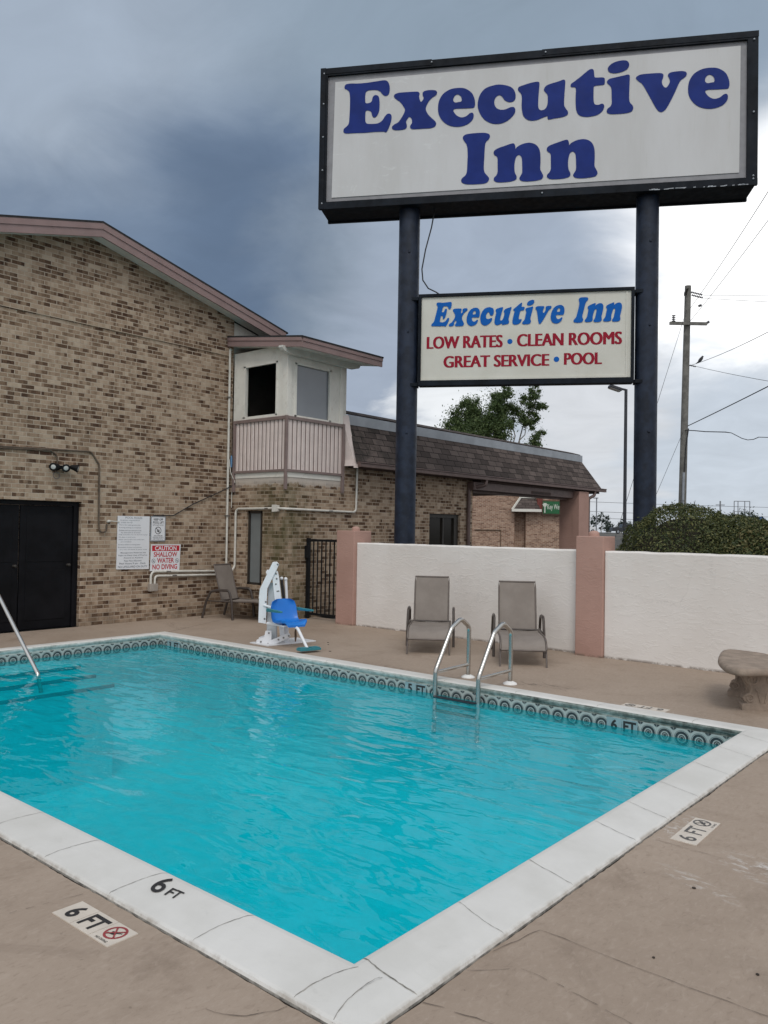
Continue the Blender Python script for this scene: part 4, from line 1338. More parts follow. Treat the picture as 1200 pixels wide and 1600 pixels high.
gate = thing('iron_gate', 'black iron bar gate between the brick wall and the pink pillar', 'gate', (-10.4, 10.6, 0))
gx0, gx1, gyy = WX + 0.02, -9.88, 10.62
mb = MB()
mb.box(gx0, gx0 + 0.06, gyy - 0.03, gyy + 0.03, 0, 1.50)
mb.box(gx1 - 0.04, gx1, gyy - 0.02, gyy + 0.02, 0.05, 1.49)
mb.box(gx0 + 0.06, gx1 - 0.04, gyy - 0.02, gyy + 0.02, 1.44, 1.485)
mb.box(gx0 + 0.06, gx1 - 0.04, gyy - 0.02, gyy + 0.02, 0.07, 0.115)
mb.build('gate_frame', 'black_metal', gate)
for i in range(7):
    mb = MB(); xx = gx0 + 0.06 + (gx1 - 0.04 - gx0 - 0.06) * (i + 1) / 8
    mb.box(xx - 0.009, xx + 0.009, gyy - 0.009, gyy + 0.009, 0.114, 1.441)
    mb.build('bar', 'black_metal', gate)
mb = MB(); mb.box(gx0 - 0.005, gx0 + 0.09, gyy - 0.07, gyy - 0.028, 1.13, 1.36)
mb.build('latch', 'black_metal', gate, bevel=0.005)

# ================================================================== WALL CONDUITS, CABLES, FLOODLIGHT
def pipe_thing(name, label, cat, pts, rad, matn, bend=0.08, clips=(), group=None):
    t = thing(name, label, cat, pts[0], 0, group)
    mb = MB(); mb.tube(arc_path(pts, bend, 7), rad, 10)
    mb.build('pipe', matn, t)
    for cpos, nrm in clips:
        mb = MB(); c_ = Vector(cpos); n_ = Vector(nrm)
        w = Vector((-n_.y, n_.x, 0))
        M = Matrix((( w.x, n_.x, 0, c_.x), (w.y, n_.y, 0, c_.y), (0, 0, 1, c_.z), (0, 0, 0, 1)))
        mb.box(-0.045, 0.045, -0.03, 0.02, -0.012, 0.012, 0, M)
        mb.build('clip', 'bolt_steel', t)
    return t
gxs = GX + 0.035
pipe_thing('wall_conduit', 'tall white conduit running straight up the brick gable beside the balcony', 'pipe',
           [(gxs - 0.03, 9.985, 5.13), (gxs, 9.93, 5.15), (gxs, 9.93, 4.9), (gxs, 9.945, 0.90), (gxs, 9.90, 0.835), (gxs, 9.74, 0.835)], 0.022, 'conduit_white', 0.05,
           [((gxs, 9.935, 4.2), (-1, 0, 0)), ((gxs, 9.94, 1.9), (-1, 0, 0))], 'white conduits on the brick walls')
pipe_thing('wall_conduit', 'white conduit rising round the narrow window and along under the balcony', 'pipe',
           [(-12.2, GY1 - 0.14, 0.80), (-12.2, GY1 - 0.035, 0.93), (-12.2, GY1 - 0.035, 2.035), (-11.0, GY1 - 0.035, 2.045), (WX + 0.035, GY1 - 0.035, 2.035), (WX + 0.035, 11.94, 2.02), (WX + 0.035, 11.96, 2.93)], 0.022, 'conduit_white', 0.1,
           [((-11.3, GY1 - 0.035, 2.04), (0, 1, 0)), ((WX + 0.035, 11.2, 2.025), (-1, 0, 0))], 'white conduits on the brick walls')
jb = thing('junction_box', 'small white junction box on the conduit at the wing corner', 'box', (-11.03, GY1 - 0.05, 2.04))
mb = MB(); mb.box(-11.10, -10.985, GY1 - 0.085, GY1 - 0.008, 1.985, 2.10)
mb.build('box_body', 'conduit_white', jb, bevel=0.006)
mb = MB(); mb.box(-11.107, -10.978, GY1 - 0.094, GY1 - 0.086, 1.978, 2.107)
mb.build('cover', 'conduit_white', jb, bevel=0.003)
jb = thing('junction_box', 'grey outlet box low on the gable wall beneath the red caution sign', 'box', (GX + 0.04, 8.30, 0.58))
mb = MB(); mb.box(GX + 0.004, GX + 0.085, 8.225, 8.385, 0.52, 0.655)
mb.build('box_body', 'box_grey', jb, bevel=0.006)
mb = MB(); mb.box(GX + 0.086, GX + 0.096, 8.235, 8.375, 0.53, 0.645)
mb.build('cover', 'box_grey', jb, bevel=0.003)
pipe_thing('wall_conduit', 'upper of two white conduits bending out of the grey outlet box', 'pipe',
           [(gxs, 8.262, 0.65), (gxs, 8.262, 0.872), (gxs, 9.72, 0.838)], 0.021, 'conduit_white', 0.12, [((gxs, 8.62, 0.862), (-1, 0, 0))], 'white conduits on the brick walls')
pipe_thing('wall_conduit', 'lower of two white conduits bending out of the grey outlet box', 'pipe',
           [(gxs, 8.345, 0.65), (gxs, 8.345, 0.79), (gxs, 9.9, 0.765)], 0.021, 'conduit_white', 0.1, [((gxs, 8.75, 0.786), (-1, 0, 0))], 'white conduits on the brick walls')
pipe_thing('wall_cable', 'brown painted cable looping down the gable wall to the left of the rules sign', 'cable',
           [(GX + 0.02, 3.0, 2.90), (GX + 0.02, 5.6, 2.86), (GX + 0.02, 7.07, 2.905), (GX + 0.02, 7.22, 2.70), (GX + 0.02, 7.235, 1.70), (GX + 0.03, 7.25, 1.56), (GX + 0.03, 7.37, 1.56), (GX + 0.02, 7.385, 1.70)], 0.014, 'conduit_brown', 0.09)
pipe_thing('wall_cable', 'second brown cable bending down the gable wall to the black floodlight', 'cable',
           [(GX + 0.02, 3.0, 2.85), (GX + 0.02, 5.4, 2.83), (GX + 0.02, 6.36, 2.865), (GX + 0.02, 6.475, 2.80), (GX + 0.025, 6.48, 2.66)], 0.013, 'conduit_brown', 0.08)
t = pipe_thing('wall_cable', 'short white cable stub reaching the pool rules sign', 'cable',
           [(GX + 0.02, 7.40, 1.745), (GX + 0.03, 7.44, 1.755), (GX + 0.03, 7.62, 1.742)], 0.008, 'conduit_white', 0.02)
mb = MB(); mb.lathe([(0.018, -0.03), (0.024, 0), (0.018, 0.03)], (GX + 0.03, 7.415, 1.75), (0, 1, 0.1), 10); mb.build('connector', 'conduit_white', t)
pipe_thing('wall_cable', 'dark cable slanting across the gable wall up to the balcony corner', 'cable',
           [(GX + 0.02, 8.30, 1.87), (GX + 0.02, 8.72, 1.875), (GX + 0.02, 9.15, 2.10), (GX + 0.02, 9.8, 2.37), (GX + 0.10, GY1 - 0.02, 2.50), (GX + 0.16, GY1 - 0.03, 2.53)], 0.009, 'cable_black', 0.1)
t = pipe_thing('wall_cable', 'slack grey cable hanging at the foot of the balcony corner post', 'cable',
           [(GX + 0.07, 9.93, 3.0), (GX + 0.10, 9.95, 2.74), (GX + 0.12, 10.0, 2.62), (GX + 0.14, GY1 - 0.02, 2.56), (GX + 0.05, GY1 - 0.02, 2.40), (GX + 0.05, GY1 - 0.02, 2.06)], 0.008, 'conduit_white', 0.06)
t = thing('tag_bottle', 'small blue plastic sleeve clipped to the tall conduit', 'sleeve', (GX + 0.08, 9.97, 2.85))
mb = MB(); mb.lathe([(0.016, 0), (0.02, 0.02), (0.02, 0.18), (0.016, 0.21), (0.010, 0.23)], (GX + 0.085, 9.975, 2.84), seg=12)
mb.build('sleeve', 'sleeve_blue', t); t.name = 'cable_sleeve'

fl = thing('floodlight', 'black three headed floodlight on the gable wall above the door', 'light', (GX, 6.47, 2.6))
mb = MB(); mb.lathe([(0.055, 0), (0.055, 0.05), (0.04, 0.065), (0.02, 0.07)], (GX + 0.002, 6.47, 2.60), (1, 0, 0), 16)
mb.box(GX + 0.03, GX + 0.10, 6.37, 6.66, 2.575, 2.63)
mb.build('bracket', 'black_metal', fl, bevel=0.006)
for (yy, d) in ((6.39, (0.75, -0.55, -0.2)), (6.56, (0.85, -0.25, -0.25)), (6.67, (0.6, 0.7, -0.2))):
    mb = MB(); d = Vector(d).normalized(); o_ = Vector((GX + 0.11, yy, 2.615))
    mb.lathe([(0.02, -0.02), (0.035, 0), (0.045, 0.05), (0.062, 0.10), (0.066, 0.115), (0.058, 0.115)], o_, d, 16)
    hd = mb.build('lamp_head', 'black_metal', fl)
    mb = MB(); mb.lathe([(0.056, 0.106), (0.03, 0.118), (0.001, 0.12)], o_, d, 16)
    mb.build('lens', 'lamp_lens', hd)
mb = MB(); lay_ring(mb, (GX + 0.03, 6.47, 2.47), Y, Z, 0.052, 0.058, 0, 20)
mb.tube([(GX + 0.03, 6.47 + 0.055 * math.cos(a * PI / 10), 2.47 + 0.055 * math.sin(a * PI / 10)) for a in range(21)], 0.005, 6, caps=False)
mb.build('sensor_ring', 'insulator_grey', fl)

# ---- wall signs
sg = thing('pool_rules_sign', 'tall white pool rules board with small grey print on the brick gable', 'sign', (GX + 0.02, 7.91, 0.92))
sx = GX + 0.012
mb = MB(); mb.prism([(sx, 7.585, 0.928), (sx, 8.228, 0.915), (sx, 8.222, 1.848), (sx, 7.592, 1.846)], (0, 0, 0), (0.008, 0, 0))
mb.build('board', 'sign_board_white', sg)
mb = MB()
lines = [('POOL RULES', 7.74, .33, 1.800, .034, 0), ('All persons using pool do so', 7.64, .38, 1.758, .024, 0), ('at their own risk', 7.66, .22, 1.722, .024, 0),
 ('This is for adult guests only', 7.62, .42, 1.676, .024, 0), ('Running pushing is prohibited', 7.62, .43, 1.630, .024, 0), ('Children and non swimmers must', 7.62, .44, 1.584, .024, 0),
 ('be attended at all times', 7.66, .38, 1.548, .022, 0), ('Dogs and other pets not allowed in pool', 7.62, .56, 1.510, .022, 0), ('No glass in pool area', 7.62, .32, 1.466, .022, 0),
 ('Please place trash in the trash cans', 7.62, .50, 1.424, .022, 0), ('provided', 7.66, .20, 1.386, .022, 0), ('Shower before entering pool', 7.61, .43, 1.336, .024, 0),
 ('Breakables bottles and glasses', 7.61, .46, 1.290, .022, 0), ('are not allowed in pool area', 7.64, .54, 1.252, .022, 0), ('Management Reserves the', 7.66, .50, 1.192, .028, 1),
 ('Right to Deny Use of Pool to', 7.62, .57, 1.148, .028, 1), ('Anyone at Anytime', 7.72, .38, 1.104, .028, 1), ('Pets Not Allowed', 7.73, .34, 1.056, .028, 1),
 ('Pool Hours 9 am - Dark', 7.64, .52, 1.008, .030, 1), ('NO LIFEGUARD ON DUTY', 7.615, .58, .950, .034, 1)]
for s, y0_, w_, z_, h_, b_ in lines:
    lay_text(mb, s, (sx + 0.0095, y0_, z_), Y, Z, w_, h_, 0, 0.01 if b_ else 0.0)
mb.build('lettering', 'sign_print_grey', sg)

def pictogram(mb, c, ux, uy, rad, mring, mfig, nrm):
    lay_ring(mb, c, ux, uy, rad * 0.84, rad, mring)
    c2 = Vector(c) + Vector(nrm) * 0.0006
    lay_disc(mb, c2 + uy * rad * 0.15 - ux * rad * 0.1, ux, uy, rad * 0.16, mfig, 10)
    lay_bar(mb, c2 - ux * rad * 0.45 - uy * rad * 0.05, c2 + ux * rad * 0.25 - uy * rad * 0.42, rad * 0.2, nrm, mfig)
    lay_bar(mb, c2 + ux * rad * 0.05 + uy * rad * 0.1, c2 + ux * rad * 0.55 + uy * rad * 0.1, rad * 0.12, nrm, mfig)
    c3 = Vector(c) + Vector(nrm) * 0.0012
    lay_bar(mb, c3 - ux * rad * 0.62 + uy * rad * 0.62, c3 + ux * rad * 0.62 - uy * rad * 0.62, rad * 0.16, nrm, mring)

sg = thing('pool_lift_sign', 'small white keep off pool lift sign in grey edging on brick wall', 'sign', (GX + 0.02, 8.4, 1.42))
mb = MB(); mb.box(sx, sx + 0.006, 8.245, 8.56, 1.405, 1.855)
mb.build('edging', 'flashing_metal', sg, bevel=0.004)
mb = MB(); mb.box(sx + 0.006, sx + 0.010, 8.266, 8.54, 1.425, 1.836)
mb.build('board', 'sign_board_white', sg)
mb = MB(); s_ = sx + 0.0112
lay_text(mb, 'KEEP OFF', (s_, 8.305, 1.778), Y, Z, 0.195, 0.040, 0, 0.02)
lay_text(mb, 'POOL LIFT', (s_, 8.292, 1.722), Y, Z, 0.222, 0.042, 0, 0.02)
lay_text(mb, 'LIFT IS NOT A TOY', (s_, 8.288, 1.686), Y, Z, 0.225, 0.020, 0, 0.01)
pictogram(mb, (s_, 8.40, 1.600), Y, Z, 0.066, 0, 0, X)
lay_text(mb, 'FOR HANDICAP', (s_, 8.315, 1.498), Y, Z, 0.175, 0.018, 0, 0.01)
lay_text(mb, 'PERSONS ACCESS', (s_, 8.29, 1.470), Y, Z, 0.225, 0.018, 0, 0.01)
lay_text(mb, 'ASSISTANCE ONLY', (s_, 8.29, 1.440), Y, Z, 0.225, 0.018, 0, 0.01)
mb.build('lettering', 'sign_print_black', sg)

sg = thing('caution_sign', 'white and red caution shallow water no diving sign on brick wall', 'sign', (GX + 0.02, 8.57, 0.88))
mb = MB(); mb.prism([(sx, 8.252, 0.878), (sx, 8.872, 0.872), (sx, 8.892, 1.350), (sx, 8.266, 1.353)], (0, 0, 0), (0.008, 0, 0))
mb.build('board', 'sign_board_white', sg)
mb = MB(); s_ = sx + 0.0092
mb.face([(s_, 8.285, 1.232), (s_, 8.862, 1.232), (s_, 8.864, 1.332), (s_, 8.285, 1.332)], 0)
lay_text(mb, 'CAUTION', (s_ + 0.001, 8.345, 1.243), Y, Z, 0.455, 0.080, 1, 0.025)
lay_text(mb, 'SHALLOW', (s_, 8.322, 1.128), Y, Z, 0.500, 0.088, 0, 0.022)
lay_text(mb, 'WATER', (s_, 8.392, 1.018), Y, Z, 0.360, 0.090, 0, 0.022)
lay_text(mb, 'NO DIVING', (s_, 8.300, 0.902), Y, Z, 0.520, 0.092, 0, 0.022)
pictogram(mb, (s_, 8.318, 1.055), Y, Z, 0.040, 2, 2, X)
pictogram(mb, (s_, 8.818, 1.055), Y, Z, 0.040, 2, 2, X)
mb.build('lettering', ['caution_red', 'sign_board_white', 'sign_print_grey'], sg)

# ================================================================== LOUNGERS
def make_lounger():
    t = thing('lounge_chair', 'grey mesh lounger against the cream wall, nearer the gate, left of the pool ladder', 'lounger', group='grey mesh loungers on the deck')
    # local axes: x across, -y towards the foot, z up; y = 0 at the front arm legs
    hw = 0.285
    prof_seat = [(0.30, 0.335), (0.10, 0.325), (-0.15, 0.335), (-0.45, 0.345), (-0.62, 0.335), (-0.72, 0.30), (-0.77, 0.25), (-0.785, 0.215)]
    prof_back = [(0.29, 0.345), (0.33, 0.48), (0.375, 0.62), (0.42, 0.78), (0.455, 0.90), (0.48, 0.985)]
    def sheet(mb, prof, w, sag, th=0.006):
        n = 8
        rows = []
        for (y, z) in prof:
            rows.append([(-w + 2 * w * i / n, y, z - sag * (1 - (2 * i / n - 1) ** 2)) for i in range(n + 1)])
        vs = [p_ for r_ in rows for p_ in r_]; m_ = n + 1
        fs = [(i * m_ + k, i * m_ + k + 1, (i + 1) * m_ + k + 1, (i + 1) * m_ + k) for i in range(len(prof) - 1) for k in range(n)]
        mb.mesh(vs, fs, 0, True)
        mb.mesh([(p_[0], p_[1] + th * 0.6, p_[2] - th) for p_ in vs], [tuple(reversed(f_)) for f_ in fs], 0, True)
    mb = MB(); sheet(mb, prof_seat, hw - 0.014, 0.018)
    seat = mb.build('seat', 'sling_fabric', t, True)
    mb = MB(); sheet(mb, prof_back, hw - 0.042, 0.0)
    mb.box(-hw + 0.042, hw - 0.042, 0.459, 0.464, 0.905, 0.914)
    back = mb.build('backrest', 'sling_fabric', t, True)
    mb = MB()
    for s in (-1, 1):
        mb.tube([(s * hw, y, z) for y, z in prof_seat], 0.013, 8)
    mb.tube([(-hw, -0.775, 0.205), (hw, -0.775, 0.205)], 0.014, 8)
    mb.tube([(-hw, 0.275, 0.338), (hw, 0.275, 0.338)], 0.013, 8, 1)  # dark bar added to draw the shaded gap between seat and back
    mb.build('seat_rail', ['lounge_frame', 'arm_brown'], t, True)
    mb = MB()
    q = [(-hw + 0.032, *prof_back[0])] + [(-hw + 0.032, y, z) for y, z in prof_back[1:]] + [(hw - 0.032, y, z) for y, z in reversed(prof_back[1:])] + [(hw - 0.032, *prof_back[0])]
    mb.tube(q, 0.012, 8)
    mb.build('back_rail', 'lounge_frame', t, True)
    for s in (-1, 1):       # arm hoops carrying the chair
        mb = MB()
        mb.tube(arc_path([(s * 0.335, 0.66, 0.0), (s * 0.333, 0.58, 0.30), (s * 0.33, 0.48, 0.50), (s * 0.33, 0.30, 0.53), (s * 0.33, 0.07, 0.53), (s * 0.335, 0.012, 0.33), (s * 0.338, -0.02, 0.0)], [0.2, 0.1, 0.06, 0.09, 0.15], 6), 0.0185, 8, sx=1.35)
        mb.tube([(s * 0.322, 0.57, 0.325), (s * 0.322, 0.015, 0.325)], 0.011, 8)
        mb.build('armrest', 'arm_brown', t, True)
    for s in (-1, 1):
        mb = MB()
        mb.tube([(s * 0.284, -0.70, 0.30), (s * 0.286, -0.755, 0.15), (s * 0.288, -0.795, 0.0)], 0.012, 8)
        mb.build('leg', 'lounge_frame', t, True)
    return t
L0 = make_lounger()
def face_dir(dx, dy): return math.atan2(dx, -dy)      # rotate local -y onto (dx, dy)
L0.location = (-7.03, 9.42, 0); L0.rotation_euler = (0, 0, face_dir(0.57, -0.82))
dup(L0, (-5.60, 9.50, 0), face_dir(0.57, -0.82), 'grey mesh lounger against the cream wall, nearer the stone bench, directly behind the pool ladder')
dup(L0, (-11.55, 9.69, 0), face_dir(0.965, 0.26), 'grey mesh lounger in the brick corner under the conduits, behind the white pool lift')

# ================================================================== POOL LIFT
lift = thing('pool_lift', 'white pool lift with blue seat, teal armrests and footrest on the pool edge', 'pool lift', (-8.80, 8.07, 0), math.atan2(0.644658, 0.764289))
K = 0.0094
SO = Vector((0.19, -0.40, 0.0)); fd = Vector((0.59, -0.81, 0)).normalized(); sd_ = Vector((0.81, 0.59, 0)).normalized()
def lp(zx, zy, y=0.0):        # local x (right), y (away), z (up)
    return Vector(((340 + zx / 6 - 435) * K, y, (1003 - 860 - zy / 6) * K))
def plate(mb, pts, y0, y1, mi=0):
    pl = [lp(*q_, y0) for q_ in pts]
    mb.prism(pl, (0, 0, 0), (0, y1 - y0, 0), mi)
def bolts(pts, y):
    for q_ in pts:
        mb = MB(); mb.lathe([(0.013, 0), (0.013, 0.008), (0.006, 0.012)], lp(*q_, y), (0, -1, 0), 8)
        mb.build('bolt', 'bolt_steel', lift, True)
mb = MB()
ca, sa = math.cos(-math.atan2(0.644658, 0.764289)), math.sin(-math.atan2(0.644658, 0.764289))
def w2l(x, y, z=0.0):
    dx, dy = x + 8.80, y - 8.07
    return Vector((dx * ca - dy * sa, dx * sa + dy * ca, z))
mb.prism([w2l(-9.03, 7.72), w2l(-8.62, 7.70), w2l(-8.50, 8.55), w2l(-8.95, 8.58)], (0, 0, 0.001), (0, 0, 0.018))
mb.build('base_plate', 'lift_white', lift, True, bevel=0.003)
mb = MB()      # cranked front arm, a folded channel
outer = [(515, 100), (556, 98), (575, 118), (552, 172), (470, 345), (466, 480), (464, 672), (392, 662), (396, 440), (392, 437), (400, 352)]
plate(mb, outer, -0.15, -0.135)
plate(mb, [(515, 100), (545, 99), (420, 360), (415, 662), (392, 662), (396, 440), (400, 352)], -0.134, 0.0)
plate(mb, [(440, 200), (452, 176), (478, 178), (470, 250)], -0.02, 0.03)
mb.build('front_arm', 'lift_white', lift, True, bevel=0.004)
mb = MB()
plate(mb, [(470, 300), (528, 290), (545, 470), (560, 865), (462, 868)], -0.06, 0.02)
mb.build('mast', 'lift_grey', lift, True, bevel=0.004)
mb = MB()
plate(mb, [(512, 250), (518, 195), (535, 178), (558, 186), (572, 240), (604, 480), (640, 800), (596, 806), (566, 560), (535, 430)], -0.125, -0.06)
mb.build('rear_arm', 'lift_white', lift, True, bevel=0.004)
mb = MB()
mb.tube([lp(584, 262, 0.06), lp(612, 470, 0.06), lp(630, 720, 0.06)], 0.020, 10, 1)
mb.tube([lp(626, 266, 0.03), lp(640, 470, 0.03), lp(655, 850, 0.03)], 0.021, 10, 0)
mb.lathe([(0.001, -.03), (0.022, -.02), (0.026, 0), (0.022, .02), (0.001, .03)], lp(584, 258, 0.06), (0, 1, 0), 10, 0)
mb.lathe([(0.001, -.03), (0.024, -.02), (0.028, 0), (0.024, .02), (0.001, .03)], lp(625, 262, 0.03), (0, 1, 0), 10, 0)
mb.build('actuator', ['lift_white', 'cable_black'], lift, True)
mb = MB()
plate(mb, [(372, 880), (382, 820), (452, 792), (462, 735), (520, 735), (520, 888), (430, 892)], -0.17, -0.15)
plate(mb, [(372, 874), (382, 815), (452, 786), (520, 735), (520, 880), (430, 885)], 0.04, 0.06)
plate(mb, [(480, 850), (500, 826), (668, 752), (690, 756), (696, 778), (680, 796), (512, 872), (486, 880)], -0.21, -0.18)
plate(mb, [(628, 700), (665, 700), (662, 852), (630, 852)], -0.05, 0.0)
mb.build('base_gusset', 'lift_white', lift, True, bevel=0.004)
mb = MB()
bolts([(422, 836), (390, 862), (458, 880)], -0.17)
bolts([(492, 850), (588, 810), (634, 792), (682, 774)], -0.21)
bolts([(562, 120), (458, 468), (450, 625)], -0.15)
bolts([(547, 208), (553, 254), (547, 304)], -0.125)
bolts([(494, 754)], -0.17)
mb = MB()
lay_bar(mb, lp(555, 372, -0.127), lp(580, 368, -0.127), 0.02, (0, -1, 0))
mb.build('warning_print', 'bolt_steel', lift, True)
mb = MB()
mb.tube([lp(440, 500, -0.15), SO + fd * -0.215 + Z * 0.50], 0.018, 8)
mb.tube([lp(480, 668, -0.15), SO + fd * -0.05 - sd_ * 0.1 + Z * 0.312], 0.024, 8)
M = Matrix(((sd_.x, fd.x, 0, SO.x), (sd_.y, fd.y, 0, SO.y), (0, 0, 1, 0.318), (0, 0, 0, 1)))
mb.box(-0.17, 0.17, -0.10, 0.16, -0.014, 0.010, 0, M)
mb.build('seat_bracket', 'lift_white', lift, True, bevel=0.003)
# moulded seat shell
prof_s = [(0.235, 0.335), (0.215, 0.362), (0.15, 0.368), (0.05, 0.352), (-0.04, 0.345), (-0.105, 0.362), (-0.145, 0.41), (-0.168, 0.49), (-0.185, 0.57), (-0.198, 0.635), (-0.205, 0.668)]
mb = MB(); n = 12; rows = []; rows2 = []
for k, (a_, z_) in enumerate(prof_s):
    hw = (0.13, 0.175, 0.205, 0.212, 0.212, 0.208, 0.206, 0.204, 0.198, 0.175, 0.11)[k]
    r1 = []; r2 = []
    for i in range(n + 1):
        q_ = 2 * i / n - 1
        lift_ = 0.035 * q_ ** 4
        seat_part = k < 5
        p_ = SO + fd * (a_ + (0 if seat_part else 0.045 * q_ ** 4)) + sd_ * (hw * q_) + Z * (z_ + (lift_ if seat_part and k else 0))
        r1.append(p_)
        r2.append(p_ + (Z * -0.03 + fd * 0.0 if seat_part else fd * -0.028 + Z * -0.005))
    rows.append(r1); rows2.append(r2)
m_ = n + 1
vs = [p_ for r_ in rows for p_ in r_]; fs = [(i * m_ + k, (i + 1) * m_ + k, (i + 1) * m_ + k + 1, i * m_ + k + 1) for i in range(len(prof_s) - 1) for k in range(n)]
mb.mesh(vs, fs, 0, True)
vs2 = [p_ for r_ in rows2 for p_ in r_]
mb.mesh(vs2, [tuple(reversed(f_)) for f_ in fs], 0, True)
nr_ = len(prof_s)
border = [(0, k) for k in range(n)] + [(i, n) for i in range(nr_ - 1)] + [(nr_ - 1, k) for k in range(n, 0, -1)] + [(i, 0) for i in range(nr_ - 1, 0, -1)]
for i in range(len(border)):
    a_, b_ = border[i], border[(i + 1) % len(border)]
    mb.face([rows[a_[0]][a_[1]], rows[b_[0]][b_[1]], rows2[b_[0]][b_[1]], rows2[a_[0]][a_[1]]], 0, None, True)
mb.build('seat', 'seat_blue', lift, True)
for s in (-1, 1):
    mb = MB()
    a_ = SO + fd * -0.20 + sd_ * (s * 0.235) + Z * 0.515
    b_ = SO + fd * 0.24 + sd_ * (s * 0.25) + Z * 0.525
    up = Z; rt = sd_
    for (p_, q_, w0, w1) in ((a_, b_, 0.024, 0.024),):
        d_ = (q_ - p_)
        pl = [p_ - up * 0.024, p_ + up * 0.026, q_ + up * 0.012, q_ - up * 0.012]
        mb.prism(pl, rt * -0.022, rt * 0.022)
    mb.build('armrest', 'teal_plastic', lift, True, bevel=0.006)
mb = MB()
ft0 = SO + fd * 0.12 + Z * 0.325; ft1 = SO + fd * 0.19 + Z * 0.27; ft2 = SO + fd * 0.33 + Z * 0.02 + sd_ * 0.02
ft0, ft1, ft2 = SO + fd * 0.10 + Z * 0.325, SO + fd * 0.27 + Z * 0.285, SO + fd * 0.53 + Z * 0.05
mb.tube(arc_path([ft0, ft1, ft2], 0.03), 0.021, 10)
mb.build('footrest_tube', 'lift_white', lift, True)
mb = MB()
c_ = SO + fd * 0.57 + Z * 0.045
M = Matrix(((sd_.x, fd.x, 0, c_.x), (sd_.y, fd.y, 0, c_.y), (0, 0, 1, c_.z), (0, 0, 0, 1)))
mb.box(-0.16, 0.16, -0.06, 0.065, -0.016, 0.016, 0, M)
mb.box(-0.15, -0.02, -0.05, 0.055, 0.017, 0.026, 0, M); mb.box(0.02, 0.15, -0.05, 0.055, 0.017, 0.026, 0, M)
mb.build('footrest', 'teal_plastic', lift, True, bevel=0.006)
mb = MB()
mb.tube([lp(728, 728, 0.02), lp(728, 760, 0.02), lp(730, 800, 0.02), lp(728, 848, 0.02)], [0.009, 0.016, 0.018, 0.007], 8)
mb.build('hanging_strap', 'rusty_brown', lift, True)

# ================================================================== POOL LADDER AND HANDRAIL
lad = thing('pool_ladder', 'stainless steel pool ladder with two arched handrails on the far pool edge', 'ladder', (-4.95, 7.5, 0))
def ladder_rail(x):
    mb = MB()
    pts = [(x, 7.76, 0.0), (x, 7.77, 0.585), (x, 7.60, 0.69), (x, 7.42, 0.60), (x, 7.13, 0.16), (x, 7.11, -0.52)]
    mb.tube(arc_path(pts, [0.10, 0.10, 0.12, 0.12], 8), 0.0255, 14)
    rail = mb.build('rail', 'stainless_steel', lad)
    mb = MB(); mb.tube([(x, 7.76, 0.15), (x, 7.125, 0.14)], 0.019, 12)
    mb.build('brace', 'stainless_steel', rail)
    mb = MB(); mb.lathe([(0.078, 0), (0.076, 0.012), (0.05, 0.026), (0.027, 0.034)], (x, 7.76, 0.001), seg=24)
    mb.build('flange', 'flange_white', rail)
ladder_rail(-5.24); ladder_rail(-4.68)
for z in (-0.122, -0.19, -0.265):
    mb = MB(); mb.tube([(-5.235, 7.10, z), (-4.685, 7.10, z)], 0.016, 8)
    mb.box(-5.22, -4.70, 7.06, 7.14, z - 0.006, z + 0.010)
    mb.build('rung', 'rung_dark', lad)
hr = thing('pool_handrail', 'single stainless handrail sloping down to the entry steps', 'handrail', (-10.6, 4.70, 0))
mb = MB()
mb.tube(arc_path([(-11.15, 4.74, 0.0), (-11.12, 4.74, 0.70), (-10.92, 4.745, 0.98), (-10.50, 4.75, 0.755), (-9.42, 4.755, -0.12), (-9.33, 4.755, -0.33)], [0.1, 0.16, 0.1, 0.1], 8), 0.0245, 14)
mb.build('rail', 'stainless_steel', hr)
mb = MB(); mb.lathe([(0.078, 0), (0.076, 0.012), (0.05, 0.026), (0.027, 0.034)], (-11.15, 4.74, 0.001), seg=24)
mb.build('flange', 'flange_white', hr)

